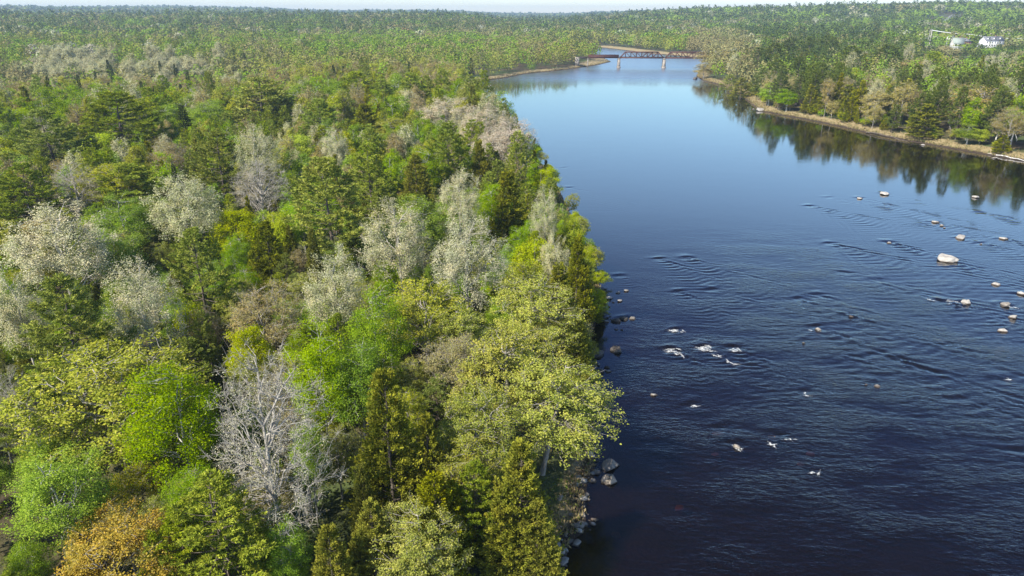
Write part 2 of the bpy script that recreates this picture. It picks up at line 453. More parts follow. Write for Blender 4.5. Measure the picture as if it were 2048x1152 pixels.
def build_water():
    ys = np.concatenate([np.arange(-420, 20, 22.0), np.arange(20, 175, 0.36), np.arange(175, 330, 0.62), 330 * np.exp(np.arange(0, 2.2, 0.012))])
    xs = np.concatenate([np.arange(-420, -30, 12.0), np.arange(-30, 118, 0.42), np.arange(118, 190, 0.9), np.arange(190, 620, 10.0)])
    X, Y = np.meshgrid(xs, ys, indexing='xy')
    Z = np.zeros_like(X)
    near = (1 - sstep(180, 320, Y))
    for k, (px, py, A, L, lam) in enumerate(WAKES):
        lam = lam * 1.25
        p = at(px, py)
        a = math.atan2(FLOW[1], FLOW[0]) + 0.12 * math.sin(k * 2.7)
        fx, fy = math.cos(a), math.sin(a)
        s = (X - p[0]) * fx + (Y - p[1]) * fy
        n = -(X - p[0]) * fy + (Y - p[1]) * fx
        m = (s > -4) & (s < 3 * L) & (np.abs(n) < 1.2 * L)
        sm, nm = s[m], n[m]
        sp = np.maximum(sm, 0)
        wedge = 0.36 * sp + 0.5
        env = np.exp(-sp / (0.75 * L)) * sstep(-1.5, 1.0, sm)
        trans = np.exp(-(nm / (0.55 * wedge + 0.6)) ** 2) * np.cos(6.283 * (sm + 0.35 * np.abs(nm)) / lam)
        jit = 0.9 * noise2(X[m], Y[m], 7, 2, 1)
        sm = sm + jit
        gate = 0.25 + 0.75 * sstep(-0.25, 0.35, noise2(X[m] + 13 * k, Y[m], 8, 2, 3))
        arms = np.where(nm > 0, 1.0, 0.22) * np.exp(-((np.abs(nm) - wedge) / (0.30 * lam + 0.06 * sp)) ** 2) * np.cos(6.283 * (0.55 * sm - 0.85 * np.abs(nm)) / (lam * 0.8) + 1.0)
        hump = -1.1 * np.exp(-((sm + 0.2) ** 2 / 0.5 + nm ** 2 / 1.1)) + 0.9 * np.exp(-((sm + 1.3) ** 2 / 0.5 + nm ** 2 / 1.6))
        Z[m] += 2.2 * A * (env * gate * (0.7 * trans + 1.1 * arms) + hump)
    Z *= near
    D = river_dist(X, Y)
    rif = sstep(125, 70, Y + 0.0 * X) * 0.75 + 0.25 * sstep(170, 110, Y)
    rif = rif * (0.6 + 0.4 * sstep(0, 50, X)) * sstep(0.0, 9.0, -D)
    # rougher tongue of current on the right, seen where the stones stand
    cx = np.exp(-(((X - (52 + 0.10 * (Y - 90))) / 18) ** 2)) * sstep(165, 120, Y) * sstep(48, 62, Y)
    rif = np.clip(rif + 0.55 * cx, 0, 1)
    ph = noise2(X, Y, 30, 2, 4)
    chop = 0.016 * np.sin(6.283 * (0.95 * Y + 0.30 * X + 0.9 * ph) / 1.15) + 0.012 * np.sin(6.283 * (0.80 * Y - 0.42 * X + 1.1 * ph) / 1.55 + 2) \
        + 0.012 * np.sin(6.283 * (0.99 * Y + 0.62 * X - ph) / 1.9 + 1)
    Z += 0.5 * chop * rif * (0.35 + 0.65 * sstep(-0.2, 0.4, noise2(X, Y, 38, 2, 2))) * (0.55 + 0.45 * noise2(X, Y, 22, 2, 5)) * near * (Y > 20)
    ny, nx = X.shape
    i = np.arange(ny - 1)[:, None] * nx; j = np.arange(nx - 1)[None]
    f = np.stack([i + j, i + j + 1, i + nx + j + 1, i + nx + j], -1).reshape(-1, 4)
    keep = (D < 14)
    kf = keep.ravel()[f].any(1)
    f = f[kf]
    mb = MB(); mb.add(np.stack([X, Y, Z], -1).reshape(-1, 3), f)
    m, nt, out = new_mat("river_water")
    tc = N(nt, "ShaderNodeTexCoord")
    at_ = N(nt, "ShaderNodeAttribute", attribute_name="riffle")
    def nz(scale, sx, sy, rot, detail, rough=0.5):
        mp = N(nt, "ShaderNodeMapping"); mp.inputs["Scale"].default_value = (sx, sy, 1); mp.inputs["Rotation"].default_value = (0, 0, rot)
        nt.links.new(tc.outputs["Object"], mp.inputs[0])
        n = N(nt, "ShaderNodeTexNoise"); n.inputs["Scale"].default_value = scale; n.inputs["Detail"].default_value = detail; n.inputs["Roughness"].default_value = rough
        nt.links.new(mp.outputs[0], n.inputs[0]); return n.outputs[0]
    rip = nz(1.0, 0.75, 1.6, 0.22, 4, 0.6)
    fine = nz(2.6, 0.8, 1.8, -0.15, 2)
    swell = nz(0.10, 1.0, 1.6, 0.2, 3)
    patch = nz(0.035, 1.0, 1.0, 0.3, 3)
    calm = nz(0.075, 1.0, 2.2, 0.35, 4, .6)
    h = math_n(nt, 'ADD', math_n(nt, 'MULTIPLY', rip, 0.15), math_n(nt, 'MULTIPLY', fine, 0.035))
    amt = math_n(nt, 'ADD', math_n(nt, 'MULTIPLY', math_n(nt, 'MULTIPLY', at_.outputs["Fac"], 1.1), ramp(nt, calm, [(0.36, (.18, .18, .18)), (0.62, (1, 1, 1))])), math_n(nt, 'MULTIPLY', ramp(nt, patch, [(0.45, (0, 0, 0)), (0.65, (1, 1, 1))]), 0.03))
    amt = math_n(nt, 'ADD', amt, 0.02)
    h = math_n(nt, 'ADD', math_n(nt, 'MULTIPLY', h, amt), math_n(nt, 'MULTIPLY', swell, 0.012))
    bm = N(nt, "ShaderNodeBump"); bm.inputs["Strength"].default_value = 1.0; bm.inputs["Distance"].default_value = 1.0
    nt.links.new(h, bm.inputs["Height"])
    fr = N(nt, "ShaderNodeFresnel"); fr.inputs[0].default_value = 1.33; nt.links.new(bm.outputs[0], fr.inputs["Normal"])
    ru = N(nt, "ShaderNodeAttribute", attribute_name="ruffle")
    gl = N(nt, "ShaderNodeBsdfGlossy"); nt.links.new(ru.outputs["Fac"], gl.inputs["Roughness"]); gl.inputs["Roughness"].default_value = 0.085; nt.links.new(bm.outputs[0], gl.inputs["Normal"])
    df = N(nt, "ShaderNodeBsdfDiffuse"); df.inputs[0].default_value = (0.0030, 0.0024, 0.0028, 1)
    tr = N(nt, "ShaderNodeBsdfTransparent"); tr.inputs[0].default_value = (0.50, 0.30, 0.16, 1)
    m1 = N(nt, "ShaderNodeMixShader"); m1.inputs[0].default_value = 0.5
    nt.links.new(df.outputs[0], m1.inputs[1]); nt.links.new(tr.outputs[0], m1.inputs[2])
    m2 = N(nt, "ShaderNodeMixShader")
    inv = math_n(nt, 'SUBTRACT', 1.0, fr.outputs[0])
    nt.links.new(math_n(nt, 'SUBTRACT', 1.0, math_n(nt, 'MULTIPLY', inv, inv)), m2.inputs[0]); nt.links.new(m1.outputs[0], m2.inputs[1]); nt.links.new(gl.outputs[0], m2.inputs[2])
    nt.links.new(m2.outputs[0], out.inputs[0])
    me = mb.mesh("water", m, smooth=True)
    a = me.attributes.new("riffle", 'FLOAT', 'POINT'); a.data.foreach_set("value", rif.ravel().astype(np.float32))
    a = me.attributes.new("ruffle", 'FLOAT', 'POINT'); a.data.foreach_set("value", (0.06 + 0.22 * sstep(470, 560, Y)).ravel().astype(np.float32))
    o = link("water", me); tag(o, kind="structure")
build_water()

# ------------------------------------------------------------------ trees: one generator per habit of growth
def rand_dirs(g, n):
    v = g.normal(size=(n, 3)); return v / np.linalg.norm(v, axis=1)[:, None]

def leaf_quads(g, c, size, nbias=None, aspect=1.0, bias=0.0):
    n = len(c)
    nn = rand_dirs(g, n)
    if nbias is not None:
        nn = nn + bias * nbias; nn /= np.linalg.norm(nn, axis=1)[:, None] + 1e-9
    r = rand_dirs(g, n)
    u = np.cross(nn, r); u /= np.linalg.norm(u, axis=1)[:, None] + 1e-9
    w = np.cross(nn, u)
    s = (size * g.uniform(0.65, 1.35, n))[:, None]
    u = u * s * 0.5; w = w * s * 0.5 * aspect
    return np.stack([c - u, c - 0.25 * u + w, c + u, c - 0.1 * u - w], 1)   # kite, leaf-like

def spray_quads(g, c, d, length, width):
    n = len(c)
    r = rand_dirs(g, n)
    w = np.cross(d, r); w /= np.linalg.norm(w, axis=1)[:, None] + 1e-9
    L = (length * g.uniform(0.7, 1.3, n))[:, None]; w = w * (width * g.uniform(0.7, 1.3, n))[:, None] * 0.5
    return np.stack([c - w * 0.6, c + d * L * 0.55 - w, c + d * L, c + d * L * 0.5 + w], 1)

def curve(a, b, sag, k=5, g=None, wob=0.0):
    t = np.linspace(0, 1, k)[:, None]
    p = a * (1 - t) + b * t + np.array([0, 0, 1.0]) * (sag * 4 * t * (1 - t))
    if g is not None and wob:
        p[1:-1] += g.normal(size=(k - 2, 3)) * wob
    return p

def broadleaf(seed, H=15.0, base=0.3, R=4.0, limbs=11, clusters=120, leaves=14000, size=0.17, csz=0.62, top_heavy=0.3,
              upright=0.5, twigs=0, flat=0.75, trunks=1, twig_r=0.012, limb_r=1.0, streak=0.0, shell=0.5, tip_leaf=0.0):
    g = np.random.default_rng(seed)
    tb, lf = MB(), MB()
    zb = H * base; zc = zb + (H - zb) * (0.45 + 0.1 * top_heavy); c_up = H - zc; c_dn = zc - zb
    # uneven outline: direction-dependent radius
    lob = rand_dirs(g, 7); lamp = g.uniform(-0.25, 0.35, 7)
    def rad_of(dv):
        s = 0.95 + (np.maximum(dv @ lob.T, 0) ** 3 * lamp).sum(1)
        return np.clip(s, 0.55, 1.3)
    dv = rand_dirs(g, clusters * 3)
    dv = dv[dv[:, 2] > -0.75][:clusters]
    fr = shell + (1 - shell) * g.uniform(0, 1, len(dv)) ** 0.6
    rr = rad_of(dv) * fr
    P = np.stack([dv[:, 0] * R * rr, dv[:, 1] * R * rr, zc + np.where(dv[:, 2] > 0, dv[:, 2] * c_up, dv[:, 2] * c_dn) * rr], 1)
    P[:, 2] = np.minimum(P[:, 2], H * 1.0)
    lean = g.normal(size=2) * 0.02 * H
    tk = []
    for q in range(trunks):
        off = g.normal(size=2) * (0.35 if trunks > 1 else 0.0)
        spread = g.normal(size=2) * (0.09 * H if trunks > 1 else 0.0) + lean
        k = 9
        t = np.linspace(0, 1, k)[:, None]
        pts = np.concatenate([off + spread * t ** 1.3 + g.normal(size=(k, 2)) * 0.010 * H * t, t * H * 0.88], 1)
        pts[0, 2] = -0.4
        r0 = 0.0125 * H * limb_r / math.sqrt(trunks)
        tb.tube(pts, r0 * (1 - 0.9 * t[:, 0]) * np.where(t[:, 0] == 0, 1.35, 1) + 0.015, 6)
        tk.append(pts)
    T = np.concatenate(tk)
    # limbs
    order = g.permutation(len(P))
    tips = P[order[:limbs]]
    samples = []
    for tip in tips:
        hd = math.hypot(tip[0], tip[1])
        z0 = np.clip(tip[2] - hd * (0.55 + upright) - 0.4, zb * 0.75, H * 0.8)
        j = np.argmin(np.abs(T[:, 2] - z0) + 0.4 * np.hypot(T[:, 0] - tip[0], T[:, 1] - tip[1]))
        k = 8
        cv = curve(T[j], tip, -0.05 * hd if upright > 0.6 else 0.06 * hd, k, g, 0.03 * hd + 0.03)
        r = 0.0052 * H * limb_r * (1 - 0.85 * np.linspace(0, 1, k))
        tb.tube(cv, r, 5)
        samples.append(np.concatenate([cv[2:], r[2:, None]], 1))
    S = np.concatenate(samples)
    ST = np.concatenate([S, np.concatenate([T[4:], np.full((len(T[4:]), 1), 0.004 * H)], 1)])
    allc = []
    for p in P[order[limbs:]]:
        dd = np.linalg.norm(ST[:, :3] - p, axis=1) + 0.8 * np.maximum(ST[:, 2] - p[2] + 0.2, 0)
        j = np.argmin(dd)
        k = 5
        cv = curve(ST[j, :3], p, 0.04 * dd[j], k, g, 0.05 * dd[j])
        r = np.linspace(min(ST[j, 3] * 0.6, 0.03 * limb_r + 0.01), twig_r, k)
        tb.tube(cv, r, 4)
        allc.append(cv[2:])
    C = np.concatenate([P] + [c[-2:] for c in allc])
    for c in P:
        if twigs:
            m = twigs
            out_ = np.array([c[0], c[1], 0.0]); out_ /= np.linalg.norm(out_) + 1e-6
            d = rand_dirs(g, m) * 0.8 + out_ * 0.6 + np.array([0, 0, 0.5])
            d /= np.linalg.norm(d, axis=1)[:, None]
            L = csz * g.uniform(0.9, 2.2, m)
            for a in range(m):
                st = c - d[a] * L[a] * 0.3
                tb.tube(curve(st, c + d[a] * L[a], 0.05, 3), np.array([twig_r, twig_r * 0.8, twig_r * 0.45]), 3)
    n = leaves
    if n:
        wgt = g.uniform(0.3, 1.7, len(C)); wgt /= wgt.sum()
        ci = g.choice(len(C), n, p=wgt)
        off = g.normal(size=(n, 3)) * csz * np.array([1, 1, flat]) * 0.62
        if streak:
            off[:, 2] *= (1 + streak); off[:, :2] *= (1 - 0.35 * min(streak, 1))
        cc = C[ci] + off
        cc = cc[cc[:, 2] > 0.4]
        o_ = cc - np.array([0, 0, zc - 0.25 * (H - zb)]); o_ /= np.linalg.norm(o_, axis=1)[:, None] + 1e-6
        lf.quads(leaf_quads(g, cc, size, o_ + np.array([0, 0, .35]), 0.85, 0.9))
    return tb, lf

def pine(seed, H=18.0, R=4.2, base=0.25, whorls=15, per=5, dens=1.0, size=1.0):
    g = np.random.default_rng(seed)
    tb, lf = MB(), MB()
    k = 10; t = np.linspace(0, 1, k)[:, None]
    tr = np.concatenate([g.normal(size=(k, 2)) * 0.004 * H * t + g.normal(size=2) * 0.02 * H * t, t * H * 0.97], 1); tr[0, 2] = -0.4
    tb.tube(tr, 0.0125 * H * (1 - 0.93 * t[:, 0]) + 0.012, 6)
    zs = H * (base + (1 - base) * np.linspace(0, 0.97, whorls) ** 0.92)
    qs, qd, ql = [], [], []
    bare_side = g.uniform(0, 6.28)
    for wi, z in enumerate(zs):
        f = (z / H - base) / (1 - base)
        prof = np.interp(f, [0, 0.12, 0.35, 0.6, 0.85, 1], [0.62, 0.85, 1.0, 0.78, 0.42, 0.10])
        a0 = g.uniform(0, 6.28)
        nb = per if f < 0.8 else max(4, per - 1)
        for b in range(nb):
            if g.uniform() < 0.12: continue
            az = a0 + 6.283 * b / nb + g.normal() * 0.22
            L = R * prof * g.uniform(0.62, 1.22)
            el = np.interp(f, [0, 0.5, 1], [0.03, 0.22, 0.85]) + g.normal() * 0.06
            p0 = np.array([np.interp(z, tr[:, 2], tr[:, 0]), np.interp(z, tr[:, 2], tr[:, 1]), z])
            h = np.array([math.cos(az), math.sin(az), 0.0])
            side = np.array([-h[1], h[0], 0.0])
            kk = 7; s = np.linspace(0, 1, kk)
            pts = p0 + h * (L * s)[:, None] * math.cos(el) + np.array([0, 0, 1.0]) * (L * (math.sin(el) * s - 0.10 * np.sin(3.1 * s) + 0.16 * s ** 3))[:, None]
            tb.tube(pts, np.linspace(0.05 * (1 - 0.6 * f) + 0.012, 0.012, kk), 4)
            nbr = int((5 + 2.2 * L) * 1.15)
            for q in range(nbr):
                s_ = g.uniform(0.30, 1.0) ** 0.8
                pp = np.array([np.interp(s_, s, pts[:, i]) for i in range(3)])
                sd = 1 if q % 2 else -1
                bl = L * 0.36 * (1.08 - s_) + 0.35
                dirv = h * g.uniform(0.5, 0.95) + side * sd * g.uniform(0.5, 1.0) + np.array([0, 0, g.uniform(-0.02, 0.28)])
                dirv /= np.linalg.norm(dirv)
                m = max(2, int((2 + bl * 4.2) * dens))
                tt = g.uniform(0.12, 1.0, m)
                cpos = pp + dirv * (bl * tt)[:, None] + g.normal(size=(m, 3)) * np.array([0.08, 0.08, 0.045])
                qs.append(cpos)
                dd = dirv + g.normal(size=(m, 3)) * 0.45 + np.array([0, 0, 0.42])
                qd.append(dd / np.linalg.norm(dd, axis=1)[:, None])
    c = np.concatenate(qs); d = np.concatenate(qd)
    for rep in range(3):
        dj = d + g.normal(size=d.shape) * 0.38; dj /= np.linalg.norm(dj, axis=1)[:, None]
        lf.quads(spray_quads(g, c + g.normal(size=c.shape) * 0.05, dj, 0.42 * size, 0.12 * size))
    return tb, lf

def spruce(seed, H=15.0, R=2.2, base=0.08, whorls=26, per=8, dens=1.0, size=1.0):
    g = np.random.default_rng(seed)
    tb, lf = MB(), MB()
    t = np.linspace(0, 1, 6)[:, None]
    tr = np.concatenate([g.normal(size=(6, 2)) * 0.002 * H * t, t * H * 0.99], 1); tr[0, 2] = -0.3
    tb.tube(tr, 0.011 * H * (1 - 0.95 * t[:, 0]) + 0.01, 5)
    zs = H * (base + (1 - base) * np.linspace(0, 0.985, whorls))
    for z in zs:
        f = (z / H - base) / (1 - base)
        a0 = g.uniform(0, 6.28)
        for b in range(per):
            if g.uniform() < 0.1: continue
            az = a0 + 6.283 * b / per + g.normal() * 0.2
            L = R * (1.03 - f) ** 0.85 * g.uniform(0.65, 1.15) + 0.12
            h = np.array([math.cos(az), math.sin(az), 0.0]); side = np.array([-h[1], h[0], 0])
            m = int((10 + 26 * L) * dens)
            s = g.uniform(0.1, 1, m) ** 0.7
            w = 0.30 * L * (1.1 - s) * g.uniform(-1, 1, m)
            drop = -0.28 * L * s + 0.16 * L * s ** 3 - 0.06 * np.abs(w)
            c = np.array([0, 0, z]) + h * (L * s)[:, None] + side * w[:, None] + np.array([0, 0, 1.0]) * (drop + g.normal(size=m) * 0.05)[:, None]
            d = h * 0.8 + side * np.sign(w)[:, None] * 0.5 + np.array([0, 0, -0.12]) + g.normal(size=(m, 3)) * 0.3
            d /= np.linalg.norm(d, axis=1)[:, None]
            lf.quads(spray_quads(g, c, d, 0.34 * size, 0.15 * size))
    return tb, lf

def cedar(seed, H=14.0, R=3.0, base=0.06, plumes=330, dens=1.0, size=1.0, spires=3):
    g = np.random.default_rng(seed)
    tb, lf = MB(), MB()
    t = np.linspace(0, 1, 7)[:, None]
    tr = np.concatenate([g.normal(size=(7, 2)) * 0.004 * H * t, t * H * 0.96], 1); tr[0, 2] = -0.3
    tb.tube(tr, 0.014 * H * (1 - 0.93 * t[:, 0]) + 0.012, 6)
    sp = [(0, 0, H, R)]
    for q in range(spires - 1):
        a = g.uniform(0, 6.28); rr = R * g.uniform(0.35, 0.6)
        sp.append((rr * math.cos(a), rr * math.sin(a), H * g.uniform(0.62, 0.86), R * g.uniform(0.45, 0.65)))
    for (ox, oy, h_, r_) in sp:
        n = int(plumes * (r_ / R) * h_ / H / (1 if (ox, oy) == (0, 0) else 1.3))
        f = g.uniform(0, 1, n) ** 1.25
        z = h_ * (base + (0.97 - base) * f)
        az = g.uniform(0, 6.283, n)
        rad = r_ * (1.02 - f) ** 0.8 * g.uniform(0.5, 1.08, n) * (1 + 0.22 * np.sin(3 * az + seed) * (1 - f))
        for i in range(n):
            h = np.array([math.cos(az[i]), math.sin(az[i]), 0.0])
            p = np.array([ox, oy, z[i]]) + h * rad[i] * 0.62
            el = g.uniform(0.25, 0.8) + 0.5 * f[i]
            d = h * math.cos(el) + np.array([0, 0, math.sin(el)])
            L = rad[i] * 0.42 + g.uniform(0.5, 0.95)
            side = np.cross(d, [0, 0, 1.0]); side /= np.linalg.norm(side) + 1e-6
            up = np.cross(side, d)
            m = int((16 + 14 * L) * dens)
            s = g.uniform(0, 1, m) ** 0.75
            wd = 0.34 * L * np.sin(np.clip(s * 2.6 + 0.35, 0, 3.0)) * 0.8
            c = p + d * (L * s)[:, None] + side * (wd * g.normal(size=m) * 0.55)[:, None] + up * (wd * g.normal(size=m) * 0.38)[:, None]
            dd = d + g.normal(size=(m, 3)) * 0.42 + np.array([0, 0, -0.05]); dd /= np.linalg.norm(dd, axis=1)[:, None]
            tip = np.clip(s ** 1.6 * g.uniform(0.35, 1.1) + g.normal(size=m) * 0.08, 0, 1)
            lf.quads(spray_quads(g, c, dd, 0.30 * size, 0.15 * size), tip)
            if i % 3 == 0:
                tb.tube(np.stack([np.array([ox * 0.7, oy * 0.7, max(z[i] - 0.3, 0.1)]), p, p + d * L * 0.6]), np.array([0.03, 0.02, 0.008]), 3)
        if (ox, oy) != (0, 0):
            tb.tube(np.array([[ox * 0.3, oy * 0.3, H * 0.05], [ox, oy, h_ * 0.35], [ox, oy, h_ * 0.95]]), np.array([0.09, 0.07, 0.015]), 4)
    return tb, lf

KIND = {'V': "poplar_tree", 'W': "poplar_tree", 'B': "birch_tree", 'M': "maple_tree", 'L': "alder_tree", 'P': "pine_tree", 'H': "pine_tree", 'S': "spruce_tree", 'C': "cedar_tree",
        'T': "oak_tree", 'O': "shadbush_tree", 'G': "bare_tree"}
CAT = {'V': "poplar", 'W': "poplar", 'B': "birch", 'M': "maple", 'L': "alder", 'P': "pine", 'H': "pine", 'S': "spruce", 'C': "cedar", 'T': "oak", 'O': "shadbush", 'G': "bare tree"}
PROTO = {}   # species -> {'hi': [(trunk mesh, crown mesh, H, R)], 'mid': [...]}
def reg(sp, lod, tb, lf, H, R):
    if sp == 'C':
        cm = lf.mesh("crown", LEAF[sp], attr="tip")
    else:
        cm = lf.mesh("crown", LEAF[sp])
    tm = tb.mesh("trunk", BARK[sp], smooth=True)
    PROTO.setdefault(sp, {}).setdefault(lod, []).append((tm, cm, H, R))

for i in range(3):
    reg('V', 'hi', *broadleaf(100 + i, 17, 0.30, 4.0, 13, 210, 21000, 0.125, 0.46, 0.3, 0.85, 3, 1.0, 1, 0.014, 0.9, streak=0.5, shell=0.3), 17, 4.0)
    reg('V', 'mid', *broadleaf(110 + i, 16, 0.30, 3.4, 9, 90, 6500, 0.25, 0.65, 0.3, 0.85, 1, 1.0, 1, 0.03, 1.0, streak=0.6, shell=0.3), 16, 3.4)
    reg('B', 'hi', *broadleaf(200 + i, 15, 0.22, 3.6, 11, 180, 27000, 0.125, 0.58, 0.2, 0.6, 0, 0.8, 1, 0.012, 0.9, shell=0.35), 15, 3.6)
    reg('B', 'mid', *broadleaf(210 + i, 15, 0.2, 3.5, 7, 75, 6000, 0.28, 0.8, 0.2, 0.6, 0, 0.8, 1, 0.03, 1.0, shell=0.4), 15, 3.5)
    reg('M', 'hi', *broadleaf(300 + i, 14, 0.25, 4.6, 15, 310, 21000, 0.15, 0.40, 0.1, 0.45, 1, 0.7, 1, 0.014, 1.25, shell=0.35), 14, 4.6)
    reg('M', 'mid', *broadleaf(310 + i, 14, 0.22, 4.2, 8, 90, 5600, 0.30, 0.66, 0.1, 0.45, 0, 0.7, 1, 0.03, 1.0, shell=0.4), 14, 4.2)
    reg('P', 'hi', *pine(400 + i, 18, 4.4, 0.22, 16, 5, 2.3, 0.78), 18, 4.4)
    reg('P', 'mid', *pine(410 + i, 18, 4.0, 0.2, 13, 5, 0.75, 1.4), 18, 4.0)
    reg('C', 'hi', *cedar(500 + i, 14, 3.0, 0.05, 340, 1.8, 0.75, 2 + i), 14, 3.0)
    reg('C', 'mid', *cedar(510 + i, 14, 3.0, 0.05, 150, 0.9, 1.45, 2), 14, 3.0)
for i in range(2):
    reg('L', 'hi', *broadleaf(600 + i, 10, 0.18, 3.2, 9, 130, 19000, 0.14, 0.5, 0.2, 0.7, 0, 0.8, 2, 0.012, 0.9, shell=0.35, streak=0.2), 10, 3.2)
    reg('L', 'mid', *broadleaf(610 + i, 10, 0.15, 3.2, 6, 60, 4400, 0.29, 0.62, 0.2, 0.7, 0, 0.8, 1, 0.03, 0.9, shell=0.35), 10, 3.2)
    reg('S', 'hi', *spruce(700 + i, 15, 2.3, 0.06, 28, 8, 1.0), 15, 2.3)
    reg('S', 'mid', *spruce(710 + i, 15, 2.0, 0.05, 34, 7, 0.4, 1.6), 15, 2.0)
    reg('T', 'hi', *broadleaf(800 + i, 13, 0.25, 4.6, 15, 260, 20000, 0.105, 0.5, 0.2, 0.35, 4, 0.6, 1, 0.014, 1.1, shell=0.45), 13, 4.6)
    reg('T', 'mid', *broadleaf(810 + i, 14, 0.22, 4.2, 9, 100, 5200, 0.24, 0.66, 0.2, 0.5, 2, 0.8, 1, 0.035, 1.0, shell=0.35), 14, 4.2)
    reg('G', 'hi', *broadleaf(900 + i, 20, 0.16, 6.0, 30, 380, 11000, 0.09, 0.55, 0.2, 0.55, 6, 0.9, 1, 0.015, 1.25, shell=0.35), 20, 6.0)
    reg('G', 'mid', *broadleaf(910 + i, 15, 0.25, 4.0, 9, 90, 1500, 0.30, 0.6, 0.2, 0.6, 3, 0.8, 1, 0.035, 1.0, shell=0.35), 15, 4.0)
for lod in ('hi', 'mid'):
    for tm, cm, H_, R_ in PROTO['V'][lod]:
        c2 = cm.copy(); c2.materials.clear(); c2.materials.append(LEAF['W'])
        PROTO.setdefault('W', {}).setdefault(lod, []).append((tm, c2, H_, R_))
for lod in ('hi', 'mid'):
    for tm, cm, H_, R_ in PROTO['P'][lod]:
        c2 = cm.copy(); c2.materials.clear(); c2.materials.append(LEAF['H'])
        PROTO.setdefault('H', {}).setdefault(lod, []).append((tm, c2, H_, R_))
reg('O', 'hi', *broadleaf(950, 9, 0.12, 4.6, 13, 220, 25000, 0.13, 0.46, 0.1, 0.45, 1, 0.6, 2, 0.012, 1.0, shell=0.4), 9, 4.6)

TREES = []   # x, y, z, R, H, species for spacing
COUNT = {}
def plant(sp, x, y, z, H, R, lod='hi', rz=None, lean=(0, 0), label=None, group=None, var=None):
    lst = PROTO[sp].get(lod) or PROTO[sp]['hi']
    tm, cm, H0, R0 = lst[(COUNT.get((sp, lod), 0) if var is None else var) % len(lst)]
    COUNT[(sp, lod)] = COUNT.get((sp, lod), 0) + 1
    e = bpy.data.objects.new(KIND[sp], None); COL.objects.link(e)
    e.location = (x, y, z); e.empty_display_size = 0.5
    e.rotation_euler = (lean[0], lean[1], random.uniform(0, 6.283) if rz is None else rz)
    e.scale = (R / R0, R / R0, H / H0)
    for nm, me in (("trunk", tm), ("crown", cm)):
        c = bpy.data.objects.new(nm, me); COL.objects.link(c); c.parent = e
    tag(e, label, CAT[sp], group)
    return e

